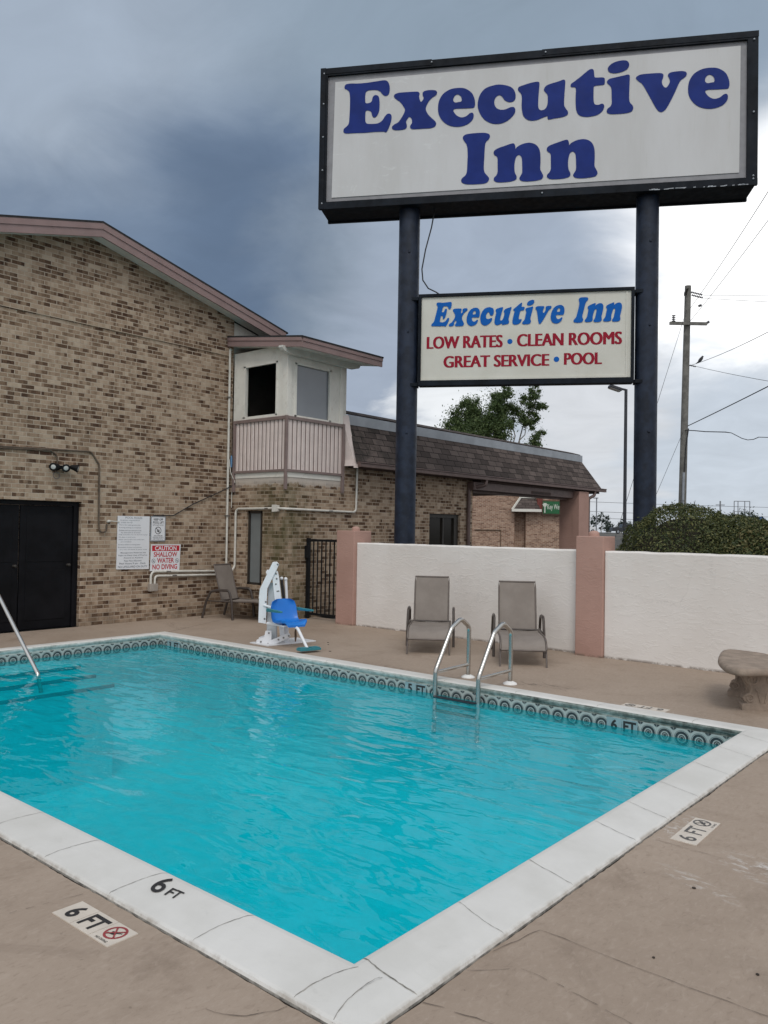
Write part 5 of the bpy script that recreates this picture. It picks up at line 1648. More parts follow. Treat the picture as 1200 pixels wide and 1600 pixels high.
# ================================================================== DEPTH MARKERS IN THE DECK
def marker(label, o, ux, uy, worn, flip=False):
    """three 152 mm tiles in a row; o is the lower left corner as one reads it"""
    ux = Vector(ux).normalized(); uy = Vector(uy).normalized(); o = Vector(o)
    t = thing('depth_marker', label, 'depth marker', o + ux * 0.22 + uy * 0.073, 0, 'six foot depth markers set in the deck')
    T_ = 0.143
    for i in range(3):
        mb = MB()
        a_ = o + ux * (i * (T_ + 0.003))
        mb.prism([a_, a_ + ux * T_, a_ + ux * T_ + uy * T_, a_ + uy * T_], Z * -0.01, Z * 0.0042)
        tl = mb.build('tile', 'tile_cream', t)
        mb = MB(); up = Z * 0.0054
        if i == 0: lay_text(mb, '6', a_ + ux * 0.042 + uy * 0.022 + up, ux, uy, 0.062, 0.10, 0, 0.03 if not worn else 0.015)
        elif i == 1: lay_text(mb, 'FT', a_ + ux * 0.014 + uy * 0.022 + up, ux, uy, 0.118, 0.10, 0, 0.03 if not worn else 0.012)
        else:
            c_ = a_ + ux * T_ * 0.5 + uy * T_ * 0.58 + up
            lay_ring(mb, c_, ux, uy, 0.040, 0.051, 1)
            c2 = c_ + Z * 0.0008
            lay_disc(mb, c2 - ux * 0.012 - uy * 0.004, ux, uy, 0.007, 0, 10)
            lay_bar(mb, c2 - ux * 0.03 - uy * 0.02, c2 + ux * 0.012 - uy * 0.012, 0.008, Z, 0)
            lay_bar(mb, c2 - ux * 0.012 - uy * 0.014, c2 + ux * 0.03 + uy * 0.012, 0.005, Z, 0)
            c3 = c_ + Z * 0.0014
            lay_bar(mb, c3 - ux * 0.031 - uy * 0.031, c3 + ux * 0.031 + uy * 0.031, 0.008, Z, 1)
            lay_bar(mb, c3 - ux * 0.031 + uy * 0.031 + Z * 0.0005, c3 + ux * 0.031 - uy * 0.031 + Z * 0.0005, 0.007, Z, 1)
            lay_text(mb, 'NO DIVING', a_ + ux * 0.032 + uy * 0.010 + up, ux, uy, 0.08, 0.013, 0, 0.005)
        mb.build('lettering', ['marker_grey', 'marker_grey'] if worn else ['marker_black', 'marker_red'], tl)
marker('clean six foot depth marker with red no diving ring by the near pool edge', (-3.366, 1.790, 0), (1, 0.01, 0), (0, 1, 0), False)
marker('worn six foot depth marker with faded grey print by the right pool edge', (-1.525, 4.49, 0), (-0.02, 1, 0), (-1, 0, 0), True)
marker('far six foot depth marker seen edge on across the pool', (-2.885, 7.735, 0), (-1, 0.0, 0), (0, -1, 0), True)

# ================================================================== STONE BENCH
bench = thing('stone_bench', 'curved cast stone garden bench with scrolled legs', 'bench', (-2.4, 8.6, 0))
ol = [(-2.36, 7.955), (-2.26, 7.955), (-2.13, 8.09), (-2.06, 8.26), (-2.12, 8.5), (-2.21, 8.75), (-2.28, 8.98), (-2.33, 9.12), (-2.45, 9.22), (-2.66, 9.26), (-2.80, 9.24), (-2.835, 9.12), (-2.79, 8.88), (-2.68, 8.48), (-2.56, 8.20), (-2.46, 8.03)]
ol = [tuple(p_) for p_ in spline(ol, 4)]
cx = sum(p_[0] for p_ in ol) / len(ol); cy = sum(p_[1] for p_ in ol) / len(ol)
mb = MB()
def inset(d):
    res = []; n = len(ol)
    for i in range(n):
        a_ = Vector(ol[i - 1]); b_ = Vector(ol[(i + 1) % n]); t_ = (b_ - a_).normalized()
        nn_ = Vector((-t_.y, t_.x))
        res.append((ol[i][0] + nn_.x * d, ol[i][1] + nn_.y * d))
    return res
lay = [(0.05, 0.372), (0.018, 0.372), (0.004, 0.384), (0.0, 0.402), (0.004, 0.422), (0.016, 0.437), (0.036, 0.444), (0.06, 0.445)]
rings = [[(p_[0], p_[1], z_) for p_ in inset(d_)] for d_, z_ in lay]
n = len(ol)
vs = [p_ for r_ in rings for p_ in r_]
mb.mesh(vs, [(i * n + k, i * n + (k + 1) % n, (i + 1) * n + (k + 1) % n, (i + 1) * n + k) for i in range(len(rings) - 1) for k in range(n)], 0, True)
mb.mesh(rings[-1], [tuple(range(n))]); mb.mesh(rings[0], [tuple(range(n - 1, -1, -1))])
mb.build('seat', 'bench_stone', bench)
def bench_leg(c, ax):
    """a slab leg: scrolled outline in the (across, up) plane, 0.12 m thick"""
    ax = Vector((*ax, 0)).normalized(); th = Vector((-ax.y, ax.x, 0)) * 0.058
    c = Vector((*c, 0))
    side = [(0.168, 0.0), (0.180, 0.03), (0.176, 0.062), (0.140, 0.075), (0.165, 0.085), (0.178, 0.112), (0.165, 0.142), (0.135, 0.158), (0.118, 0.185), (0.122, 0.22), (0.142, 0.255), (0.168, 0.29), (0.178, 0.33), (0.172, 0.37)]
    half = [(a_, z_) for a_, z_ in side]
    poly = half + [(-a_, z_) for a_, z_ in reversed(half)]
    mb = MB()
    mb.prism([c + ax * a_ + Z * z_ for a_, z_ in poly], -th, th)
    mb.prism([c + ax * a_ + Z * z_ for a_, z_ in ((0.19, 0.0), (0.195, 0.05), (0.18, 0.064), (-0.18, 0.064), (-0.195, 0.05), (-0.19, 0.0))], -th * 1.25, th * 1.25)
    for sgn in (-1, 1):          # raised volutes and acanthus ribs on both faces
        for face in (-1, 1):
            for (a0, z0, r0, turns) in ((0.118, 0.115, 0.044, 1.6), (0.095, 0.30, 0.058, 1.3)):
                pts = []; rad = []
                for i in range(22):
                    s_ = i / 21; an = s_ * turns * 2 * PI + (0.5 if z0 < .2 else 2.2)
                    rr_ = r0 * (1 - 0.78 * s_)
                    pts.append(c + ax * (sgn * (a0 + rr_ * math.cos(an))) + Z * (z0 + rr_ * math.sin(an)) + th * face)
                    rad.append(0.013 * (1 - 0.45 * s_))
                mb.tube(pts, rad, 6)
            mb.tube([c + ax * (sgn * (0.125 - 0.02 * math.sin(k / 8 * PI))) * 1.0 + Z * (0.14 + 0.14 * k / 8) + th * face for k in range(9)], [0.008 + 0.007 * math.sin(k / 8 * PI) for k in range(9)], 6)
            mb.tube([c + ax * (sgn * (0.02 + 0.045 * k / 8)) + Z * (0.08 + 0.12 * math.sin(k / 8 * PI * 0.6)) + th * face for k in range(9)], 0.010, 6)
    mb.build('leg', 'bench_stone', bench, bevel=0.006)
bench_leg((-2.245, 8.40), (0.85, 0.52))
bench_leg((-2.52, 8.95), (0.97, 0.24))

# ================================================================== PYLON SIGN
SW = Vector((0.86735953, 0.49768207, 0)); SN = Vector((0.49768207, -0.86735953, 0))
PL = Vector((-8.969, 11.207, 0))
pyl = thing('pylon_sign', 'tall roadside motel sign on two dark posts above the pool wall', 'sign', PL)
def sp_(s, z, n_=0.0): return PL + SW * s + SN * n_ + Z * z
for s in (0.0, 4.107):
    mb = MB(); mb.tube([sp_(s, -0.06), sp_(s, 3.0), sp_(s, 7.42)], 0.188, 32)
    for zz_ in (3.6,):
        pass
    post = mb.build('post', 'sign_post_paint', pyl)
    for z_ in (6.62, 5.2, 3.4):
        mb = MB(); mb.lathe([(0.022, 0), (0.022, 0.012), (0.012, 0.02)], sp_(s, z_) + SN * 0.183 + SW * 0.03, SN, 10)
        mb.build('weld_plate', 'sign_post_paint', post)
def sbox(mb, s0, s1, z0, z1, n0, n1, mi=0):
    vs = [sp_(s, z, n_) for z in (z0, z1) for (s, n_) in ((s0, n1), (s1, n1), (s1, n0), (s0, n0))]
    mb.mesh(vs, [(3, 2, 1, 0), (4, 5, 6, 7), (0, 1, 5, 4), (1, 2, 6, 5), (2, 3, 7, 6), (3, 0, 4, 7)], mi)
s0, s1, z0, z1 = -1.60, 5.775, 7.405, 9.94
mb = MB()
fr_ = 0.125
sbox(mb, s0 + 0.02, s1 - 0.02, z0 + 0.02, z1 - 0.02, -0.31, 0.29)
for nn0, nn1 in ((0.29, 0.35), (-0.37, -0.31)):
    sbox(mb, s0, s1, z1 - fr_, z1, nn0, nn1); sbox(mb, s0, s1, z0, z0 + fr_, nn0, nn1)
    sbox(mb, s0, s0 + fr_, z0 + fr_, z1 - fr_, nn0, nn1); sbox(mb, s1 - fr_ - 0.04, s1, z0 + fr_, z1 - fr_, nn0, nn1)
# lapped trim strips with screws
sbox(mb, s0 - 0.006, s0 + 2.0, z1 - fr_ + 0.03, z1 + 0.007, 0.352, 0.358); sbox(mb, 2.3, s1 + 0.004, z1 - fr_ + 0.03, z1 + 0.006, 0.352, 0.357)
sbox(mb, s0 - 0.004, -0.55, z0 - 0.006, z0 + fr_ - 0.02, 0.352, 0.358); sbox(mb, 2.32, s1, z0 - 0.004, z0 + fr_ - 0.02, 0.352, 0.357)
sbox(mb, s0 - 0.006, s0 + 0.09, z0, z1 + 0.012, 0.359, 0.364)
cab = mb.build('sign_cabinet', 'sign_frame_paint', pyl)
mb = MB()
sbox(mb, s0 + fr_, s1 - fr_ - 0.04, z0 + fr_, z1 - fr_, 0.291, 0.300)
mb.build('liner', 'sign_liner_grey', cab)
mb = MB()
i0, i1, k0, k1 = s0 + fr_ + 0.10, s1 - fr_ - 0.15, z0 + fr_ + 0.085, z1 - fr_ - 0.085
mb.prism([sp_(i0 - 0.0, k0, 0), sp_(i1, k0 + 0.02, 0), sp_(i1 + 0.01, k1 + 0.01, 0), sp_(i0 + 0.03, k1 - 0.02, 0)], SN * 0.301, SN * 0.312)
mb.build('sign_face', 'sign_panel', cab)
mb = MB(); rs = random.Random(5)
for i in range(26):
    s_ = rs.uniform(s1 - 1.7, s1 - 0.2); mb.box(0, 0, 0, 0, 0, 0) if False else None
    w_ = rs.uniform(0.02, 0.09)
    a_ = sp_(s_, z0 + rs.uniform(-0.001, 0.012) + 0.0, 0.359); mb.face([a_, a_ + SW * w_, a_ + SW * w_ + Z * 0.012 + SW * .004, a_ + Z * 0.009])
mb.build('paint_flake', 'flashing_metal', cab)
mb = MB()
for (s_, z_) in [(s0 + 0.06, z_) for z_ in (7.5, 8.1, 8.7, 9.3, 9.85)] + [(s1 - 0.07, z_) for z_ in (7.5, 7.55, 8.6, 9.8)] + [(2.33, z0 + 0.06), (2.36, z1 - 0.05), (0.4, z1 - .05)]:
    mb.lathe([(0.016, 0), (0.014, 0.008), (0.001, 0.011)], sp_(s_, z_, 0.364), SN, 8)
mb.build('screw', 'flashing_metal', cab)
GLYPH = json.loads('''{"E":[[[12,843],[5,883],[31,920],[111,930],[243,919],[409,918],[606,931],[737,936],[796,902],[827,815],[825,717],[797,664],[741,656],[692,696],[658,738],[592,772],[460,780],[405,758],[389,694],[388,596],[402,553],[464,551],[507,580],[522,644],[551,678],[594,681],[633,648],[648,559],[647,413],[622,334],[584,288],[545,284],[518,319],[500,385],[450,415],[407,412],[395,361],[397,237],[421,186],[487,171],[619,171],[700,214],[754,291],[799,330],[851,319],[872,266],[857,170],[817,59],[778,0],[736,13],[588,21],[391,19],[193,27],[44,31],[0,64],[9,119],[58,158],[94,207],[105,324],[111,520],[108,684],[93,777],[53,820]]],"x":[[[24,610],[43,654],[117,674],[279,674],[441,667],[480,638],[474,583],[485,528],[508,481],[537,507],[555,548],[535,601],[541,649],[582,671],[665,677],[762,663],[791,622],[769,576],[700,533],[637,464],[600,380],[597,332],[630,259],[689,190],[754,127],[783,77],[762,24],[692,0],[516,0],[371,4],[325,30],[325,72],[353,115],[352,167],[332,211],[303,226],[274,196],[249,146],[263,83],[254,32],[193,8],[63,8],[4,35],[0,77],[45,116],[110,150],[173,236],[214,313],[223,368],[193,428],[136,507],[77,551]]],"e":[[[364,683],[474,661],[579,585],[631,485],[648,385],[630,317],[558,310],[432,313],[306,317],[271,297],[288,251],[339,192],[415,158],[497,174],[559,220],[603,226],[626,186],[611,111],[546,43],[437,3],[310,0],[183,41],[80,126],[15,243],[0,373],[23,499],[95,606],[221,672]],[[269,460],[271,511],[302,557],[349,566],[397,530],[414,477],[405,440],[361,434],[304,429]]],"c":[[[326,688],[466,667],[568,624],[625,556],[647,475],[636,400],[587,366],[516,372],[460,408],[422,462],[381,497],[335,491],[292,441],[284,362],[316,287],[385,246],[471,243],[557,274],[616,272],[644,229],[636,167],[581,95],[490,30],[382,0],[257,12],[132,79],[46,190],[0,321],[5,448],[53,565],[146,649]]],"u":[[[0,569],[18,605],[91,630],[229,663],[336,670],[364,648],[359,526],[349,370],[350,238],[372,183],[424,170],[479,203],[505,279],[507,395],[494,443],[457,487],[441,529],[479,588],[559,618],[687,647],[767,670],[796,647],[794,538],[783,341],[785,225],[811,167],[847,111],[838,56],[758,25],[630,12],[528,0],[508,21,1],[508,61,1],[435,43],[344,9],[237,2],[145,40],[89,123],[68,267],[70,408],[56,482],[19,526]]],"t":[[[0,555],[12,590],[57,619],[167,699],[292,797],[349,815],[381,786],[392,690],[408,662],[524,655],[562,633],[563,544],[541,526],[412,520],[387,506],[382,385],[387,253],[409,202],[466,191],[520,206],[554,184],[558,141],[530,78],[459,24],[349,0],[238,2],[143,42],[100,128],[86,294],[90,485],[74,522],[19,530]]],"i":[[[11,783],[32,831],[100,880],[209,907],[303,902],[350,865],[357,802],[320,747],[227,709],[118,699],[39,725]],[[0,571],[41,610],[150,630],[274,649],[346,659],[371,631],[367,442],[365,247],[379,181],[419,129],[432,79],[405,25],[312,3],[188,0],[53,10],[3,44],[12,99],[61,140],[82,198],[78,335],[74,440],[51,491],[13,531]]],"v":[[[0,603],[21,637],[83,661],[268,664],[400,656],[440,627],[437,578],[419,525],[426,463],[457,415],[488,406],[521,442],[545,498],[535,554],[513,604],[537,647],[604,661],[732,663],[799,641],[812,591],[773,546],[718,506],[682,444],[623,304],[548,149],[482,38],[427,0],[378,10],[325,76],[241,238],[147,421],[93,507],[44,547]]],"I":[[[18,821],[30,861],[83,890],[234,898],[384,893],[465,868],[488,822],[467,773],[421,729],[403,654],[396,471],[389,287],[403,201],[447,144],[482,92],[467,39],[412,7],[278,0],[112,7],[29,34],[0,80],[19,124],[72,168],[96,227],[103,363],[107,522],[99,643],[82,714],[47,765]]],"n":[[[0,535],[18,578],[73,609],[197,647],[298,675],[345,675],[367,635],[373,581,1],[413,620],[505,660],[612,669],[704,637],[765,570],[794,468],[799,317],[797,199],[826,134],[848,74],[815,23],[712,4],[574,0],[479,18],[445,61],[463,101],[490,156],[491,275],[483,401],[461,453],[424,468],[385,433],[364,346],[359,246],[370,163],[398,102],[393,52],[338,24],[205,10],[69,18],[13,53],[15,101],[52,139],[73,198],[71,334],[70,422],[54,468],[16,496]]]}''')
def glyph_loops(ch): return [[(p_[0] / 1000, p_[1] / 1000) for p_ in []] or spline([[q_[0] / 1000, q_[1] / 1000] + q_[2:] for q_ in lp_], 5) for lp_ in GLYPH[ch]]
GM = {ch: loops_mesh(glyph_loops(ch), 0.0015) for ch in GLYPH}
def place_glyph(mb, ch, s_, z_, nn, sx_=1.0, sy_=1.0, shear=0.0):
    v, fcs = GM[ch]
    mb.mesh([sp_(s_ + a_ * sx_ + b_ * shear, z_ + b_ * sy_, nn + c_) for a_, b_, c_ in v], fcs)
mb = MB()
for ch, s_, z_ in (('E', -1.176, 8.728), ('x', -.292, 8.744), ('e', .519, 8.735), ('c', 1.215, 8.732), ('u', 1.898, 8.743), ('t', 2.784, 8.742), ('i', 3.384, 8.751), ('v', 3.855, 8.732), ('e', 4.690, 8.728), ('I', .944, 7.700), ('n', 1.498, 7.695), ('n', 2.399, 7.694)):
    mb = MB(); place_glyph(mb, ch, s_, z_, 0.318)
    mb.build('letter', 'sign_blue', cab)
mb = MB()
mb.tube([sp_(0.45, 7.42, 0), sp_(0.40, 7.1, .02), sp_(0.30, 6.7, .03), sp_(0.24, 6.35, .03), sp_(0.26, 6.15, .03), sp_(0.36, 6.0, .03), sp_(0.50, 5.93, .02), sp_(0.58, 5.88, 0)], 0.012, 6)
mb.build('feed_cable', 'cable_black', pyl)

# lower reader board between the posts
b0, b1, y0_, y1_ = 0.205, 3.895, 4.235, 5.865
mb = MB()
sbox(mb, b0 + 0.01, b1 - 0.01, y0_ + 0.01, y1_ - 0.01, -0.10, 0.10)
e_ = 0.055
sbox(mb, b0, b1, y1_ - e_, y1_, 0.10, 0.15); sbox(mb, b0, b1, y0_, y0_ + e_ + 0.04, 0.10, 0.15)
sbox(mb, b0, b0 + e_, y0_ + e_ + 0.04, y1_ - e_, 0.10, 0.15); sbox(mb, b1 - e_, b1, y0_ + e_ + 0.04, y1_ - e_, 0.10, 0.15)
for z_ in (y0_ - 0.01, y1_ - 0.11):
    sbox(mb, b0 - 0.14, b0 - 0.002, z_, z_ + 0.06, -0.06, 0.17); sbox(mb, b1 + 0.002, b1 + 0.14, z_, z_ + 0.06, -0.06, 0.17)
rb = mb.build('reader_board', 'sign_frame_paint', pyl, bevel=0.004)
mb = MB(); sbox(mb, b0 + e_, b1 - e_, y0_ + e_ + 0.04, y1_ - e_, 0.101, 0.118)
mb.build('board_face', 'board_panel', rb)
mb = MB()
sbox(mb, b0 + e_ + 0.002, b1 - e_ - 0.055, y0_ + e_ + 0.042, y0_ + e_ + 0.075, 0.1185, 0.135); sbox(mb, b1 - e_ - 0.085, b1 - e_ - 0.055, y0_ + e_ + 0.075, y1_ - e_ - 0.01, 0.1185, 0.128)
mb.build('board_trim', 'board_panel', rb)
def bx_(px): return None
mb = MB()
nb = 0.1265
# the same fat rounded letters, narrower and leaning
XS = 0.452
sc_y = 0.452
def word(seq, s_, zb, kx, ky, shear, gap):
    for ch in seq:
        v, _ = GM[ch]
        w_ = max(a_[0] for a_ in v)
        dz = {'v': 0, 'e': 0}.get(ch, 0)
        place_glyph(mb, ch, s_, zb + dz, nb, kx, ky, shear)
        s_ += w_ * kx + gap
    return s_
word('Executive', 0.430, 5.281, 0.335, 0.465, 0.105, 0.020)
word('Inn', 2.880, 5.283, 0.335, 0.485, 0.105, 0.022)
mb.build('script_lettering', 'sign_sky_blue', rb)
mb = MB()
def line(s, a0, a1, z_, h_):
    for k, dd_ in enumerate((-0.013, -0.0065, 0.0, 0.0065, 0.013)):      # heavy strokes
        lay_text(mb, s, sp_(a0 + 0.013 + dd_, z_, 0.1205 + k * 0.0004), SW, Z, a1 - a0 - 0.026, h_, 0, 0.0)
line('LOW RATES', 0.357, 1.693, 4.893, 0.217)
line('CLEAN ROOMS', 1.934, 3.697, 4.898, 0.217)
line('GREAT SERVICE', 0.660, 2.492, 4.553, 0.207)
line('POOL', 2.735, 3.370, 4.563, 0.205)
mb.build('red_lettering', 'sign_red', rb)
mb = MB()
lay_disc(mb, sp_(1.815, 4.99, 0.1205), SW, Z, 0.045); lay_disc(mb, sp_(2.611, 4.662, 0.1205), SW, Z, 0.047)
mb.build('bullet_dot', 'sign_sky_blue', rb)

# ================================================================== FOLIAGE
def leaf_object(name, matn, centres, size, parent, rnd, aspect=0.45, up_bias=0.25):
    """a mesh of many small bent leaves, one per centre; each centre is (point, outward direction)"""
    mb = MB()
    me = bpy.data.meshes.new(name)
    V = []; F = []
    off = parent_loc(parent) if parent else Vector((0, 0, 0))
    for c, d in centres:
        c = c - off
        d = (d + Vector((rnd.gauss(0, .75), rnd.gauss(0, .75), rnd.gauss(0, .75) + up_bias))).normalized()
        s = size * rnd.uniform(0.6, 1.35)
        a = d.orthogonal().normalized()
        b = d.cross(a)
        th = rnd.uniform(0, 2 * PI)
        l = a * math.cos(th) + b * math.sin(th)
        w = d.cross(l)
        n0 = len(V)
        V += [tuple(c - l * s), tuple(c - w * s * aspect + d * s * 0.12), tuple(c + l * s - d * s * 0.15), tuple(c + w * s * aspect + d * s * 0.12)]
        F += [(n0, n0 + 1, n0 + 2, n0 + 3)]
    me.from_pydata(V, [], F)
    me.materials.append(MATS[matn])
    me.update()
    o = bpy.data.objects.new(name, me); COL.objects.link(o)
    if parent: o.parent = parent
    return o

def hedge(label, lobes, n, size, matn, seed, base):
    rn = random.Random(seed)
    t = thing('clipped_hedge', label, 'hedge', base, 0, 'hedge shrubs behind the pool wall')
    cs = []
    tot = sum(l_[3] * l_[4] for l_ in lobes)
    for (cx_, cy_, cz_, rx_, ry_, rz_) in lobes:
        m_ = int(n * rx_ * ry_ / tot) if False else int(n / len(lobes))
        k = 0
        while k < m_:
            d = Vector((rn.gauss(0, 1), rn.gauss(0, 1), rn.gauss(0, 1))).normalized()
            if d.z < -0.5: continue
            bump = 1 + 0.022 * math.sin(d.x * 9 + seed) * math.sin(d.y * 8) + 0.018 * math.sin(d.z * 17 + d.x * 5)
            rr_ = bump * (1 - abs(rn.gauss(0, 0.05))) + (rn.uniform(0.01, 0.05) if rn.random() < 0.06 else 0)
            p_ = Vector((cx_ + d.x * rx_ * rr_, cy_ + d.y * ry_ * rr_, cz_ + d.z * rz_ * rr_))
            if p_.z < 0.2: continue
            if any(((p_.x - q_[0]) / q_[3]) ** 2 + ((p_.y - q_[1]) / q_[4]) ** 2 + ((p_.z - q_[2]) / q_[5]) ** 2 < 0.55 for q_ in lobes if q_[0] != cx_): 
                k += 1; continue
            cs.append((p_, d)); k += 1
    leaf_object('foliage', matn, cs, size, t, rn)
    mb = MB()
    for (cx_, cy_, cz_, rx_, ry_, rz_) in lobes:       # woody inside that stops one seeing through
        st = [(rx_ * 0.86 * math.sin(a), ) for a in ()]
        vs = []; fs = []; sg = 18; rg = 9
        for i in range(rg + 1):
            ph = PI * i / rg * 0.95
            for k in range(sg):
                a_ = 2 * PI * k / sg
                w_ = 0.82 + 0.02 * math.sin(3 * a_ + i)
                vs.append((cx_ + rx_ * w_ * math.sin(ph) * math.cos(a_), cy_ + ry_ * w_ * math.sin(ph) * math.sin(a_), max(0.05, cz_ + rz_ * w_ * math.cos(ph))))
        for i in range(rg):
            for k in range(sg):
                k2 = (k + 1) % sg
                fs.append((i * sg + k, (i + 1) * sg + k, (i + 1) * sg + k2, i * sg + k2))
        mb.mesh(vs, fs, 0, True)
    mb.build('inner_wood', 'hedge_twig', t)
    mb = MB()
    for i in range(26):                                 # stray shoots
        l_ = rn.choice(lobes); a_ = rn.uniform(0, 2 * PI); q_ = rn.uniform(0.0, 0.8)
        b_ = Vector((l_[0] + l_[3] * q_ * math.cos(a_), l_[1] + l_[4] * q_ * math.sin(a_), l_[2] + l_[5] * math.sqrt(1 - q_ * q_) * 0.93))
        mb.tube([b_, b_ + Vector((rn.uniform(-.04, .04), rn.uniform(-.04, .04), 0.12))], 0.003, 4)
    mb.build('shoot', 'hedge_twig', t)
hedge('large rounded clipped hedge in front of the right sign post', [(-4.08, 11.45, 0.95, 1.05, 0.85, 1.19), (-3.45, 11.62, 0.95, 1.0, 0.85, 1.04)], 64000, 0.021, 'hedge_leaf', 11, (-4.0, 11.5, 0))
hedge('looser yellow green hedge shrub at the right edge above the cream wall', [(-2.95, 11.35, 0.98, 0.80, 0.75, 0.90), (-2.2, 11.4, 0.95, 0.9, 0.8, 0.94), (-1.3, 11.3, 0.9, 0.9, 0.75, 0.95)], 66000, 0.026, 'hedge_leaf_bright', 23, (-2.3, 11.4, 0))

def branchy(mb, a, b, r0, r1, rn, wob=0.06, n=7):
    a = Vector(a); b = Vector(b); L = (b - a).length
    pts = []; 
    for i in range(n + 1):
        s_ = i / n
        pts.append(a.lerp(b, s_) + Vector((rn.uniform(-1, 1), rn.uniform(-1, 1), rn.uniform(-.4, .4))) * (L * wob * math.sin(PI * s_)))
    mb.tube(pts, [r0 + (r1 - r0) * i / n for i in range(n + 1)], 7)
    return pts
VR = Vector((0.764289, 0.644658, 0)).normalized()       # across the view
VF = Vector((-VR.y, VR.x, 0))
def tree(name, label, base, trunk_h, limbs, clumps, leaf_n, leaf_s, matn, seed, rtrunk, group=None):
    rn = random.Random(seed)
    base = Vector(base)
    t = thing(name, label, 'tree', base, 0, group)
    mb = MB()
    top = base + Vector((0, 0, trunk_h))
    branchy(mb, base, top, rtrunk, rtrunk * 0.6, rn, 0.03)
    for (x_, y_, z_) in limbs:
        branchy(mb, top - Z * rn.uniform(0, trunk_h * 0.25), base + VR * x_ + VF * y_ + Z * z_, rtrunk * 0.5, rtrunk * 0.12, rn)
    mb.build('trunk', 'bark_grey', t)
    cs = []
    w_ = sum(c_[3] ** 2 for c_ in clumps)
    for (x_, y_, z_, r_, fl) in clumps:
        c_ = base + VR * x_ + VF * y_ + Z * z_
        sub = []
        for i in range(int(14 * fl)):
            d = Vector((rn.gauss(0, 1), rn.gauss(0, 1), rn.gauss(0, 1))).normalized() * r_ * rn.uniform(0.35, 1.0) 
            sub.append((c_ + d, r_ * rn.uniform(0.26, 0.5)))
        m_ = int(leaf_n * r_ ** 2 / w_)
        for i in range(m_):
            sc_, sr = rn.choice(sub)
            d = Vector((rn.gauss(0, 1), rn.gauss(0, 1), rn.gauss(0, .8)))
            d.normalize()
            cs.append((sc_ + d * sr * abs(rn.gauss(0, 0.85)), d))
    leaf_object('crown', matn, cs, leaf_s, t, rn, 0.5)
    return t
# two trees over the mansard roof, about forty five metres off
tb = Vector((-25.04, 37.6, 1.7)); g0 = Vector((tb.x, tb.y, -0.05))
tree('broadleaf_tree', 'dense broad green tree rising behind the mansard roof, left of the pale trunk', g0, 3.8,
     [(-1.3, 0, 6.6), (0.2, .5, 7.5), (1.4, 0, 6.9), (-0.3, -.6, 7.4)],
     [(-1.25, 0, 7.0, 0.8, 1.4), (-0.85, 0.4, 7.9, 0.8, 1.3), (-0.1, 0, 8.35, 0.8, 1.4), (0.55, 0.3, 7.6, 0.9, 1.5), (-0.35, -.5, 7.1, 0.95, 1.6), (1.05, 0, 8.3, 0.75, 1.2), (1.1, -.3, 7.3, 0.85, 1.4), (1.15, 0, 6.4, 0.6, 1), (-1.65, .2, 6.5, .55, 1), (0.3, 0.2, 6.3, 0.9, 1.4), (1.35, .2, 8.9, 0.65, 1), (-.55, .2, 8.75, .5, .8), (-1.2, 0, 6.2, .6, 1), (1.5, 0, 9.5, .5, .8)], 42000, 0.065, 'tree_leaf', 4, 0.16)
g1 = g0 + VR * 2.25 + VF * 1.0
tree('broadleaf_tree', 'thin open tree with pale bare trunk behind the mansard roof', g1, 5.9,
     [(0.2, 0, 9.0), (0.9, 0, 8.4), (-0.5, 0, 8.6), (1.25, .2, 7.0), (1.5, 0.1, 9.9)],
     [(-0.5, 0, 8.75, 0.6, .8), (-0.9, 0.1, 9.35, .42, .7), (0.3, 0, 8.25, 0.5, .8), (0.75, 0, 9.2, 0.62, .8), (1.05, .2, 8.3, 0.52, .7), (0.8, 0, 7.85, .42, .6), (1.45, 0, 9.0, .42, .5), (1.3, .2, 6.95, .55, .7), (1.1, 0.1, 6.55, .5, .7), (1.6, .2, 7.3, .36, .4), (1.2, 0, 9.9, .45, .5), (-0.2, 0, 8.0, .35, .5)], 14000, 0.062, 'tree_leaf', 9, 0.10)

# far tree line, one low round tree and small shrubs on the horizon
def cam_pt(lat, dep_, z): return Vector((VR.x * lat + VF.x * dep_, VR.y * lat + VF.y * dep_, z))
far_labels = ['tall thin pine at the left end of the far tree group beside the carport column', 'forked pine in the middle of the far tree group beside the carport column', 'leaning pine second from the right in the far tree group', 'short dark pine at the right end of the far tree group by the lamp pole', 'small bushy pine low in front of the far tree group', 'low dark tree behind the far dark pickup']
for i, (lat, dp, h_, w_) in enumerate(((39.1, 150, 3.4, 0.75), (40.5, 150, 4.0, 0.7), (42.2, 152, 3.4, 0.7), (43.9, 149, 2.6, 0.9), (40.9, 146, 1.7, 0.9), (45.3, 150, 2.4, 1.0))):
    b_ = cam_pt(lat, dp, 1.50)
    tree('pine_tree', far_labels[i], b_, h_ * 0.5, [(0.3, 0, h_ * .8)], [(0, 0, h_ * .85, w_ * .8, .6), (-.4 * w_, 0, h_ * .62, w_ * .75, .6), (.5 * w_, 0, h_ * .55, w_ * .7, .6), (0, .1, h_ * .3, w_ * .6, .5)], 1000, 0.12, 'far_leaf', 40 + i, 0.09, 'far pines beyond the road')
tree('round_tree', 'low round dark tree on the horizon beneath the billboard frame', cam_pt(44.9, 99, 1.5), 1.2, [(0, 0, 2.6)], [(0, 0, 2.4, 1.15, 1), (-.8, 0, 1.9, .75, 1), (.8, 0, 1.9, .75, 1)], 1600, 0.11, 'far_leaf', 60, 0.1)
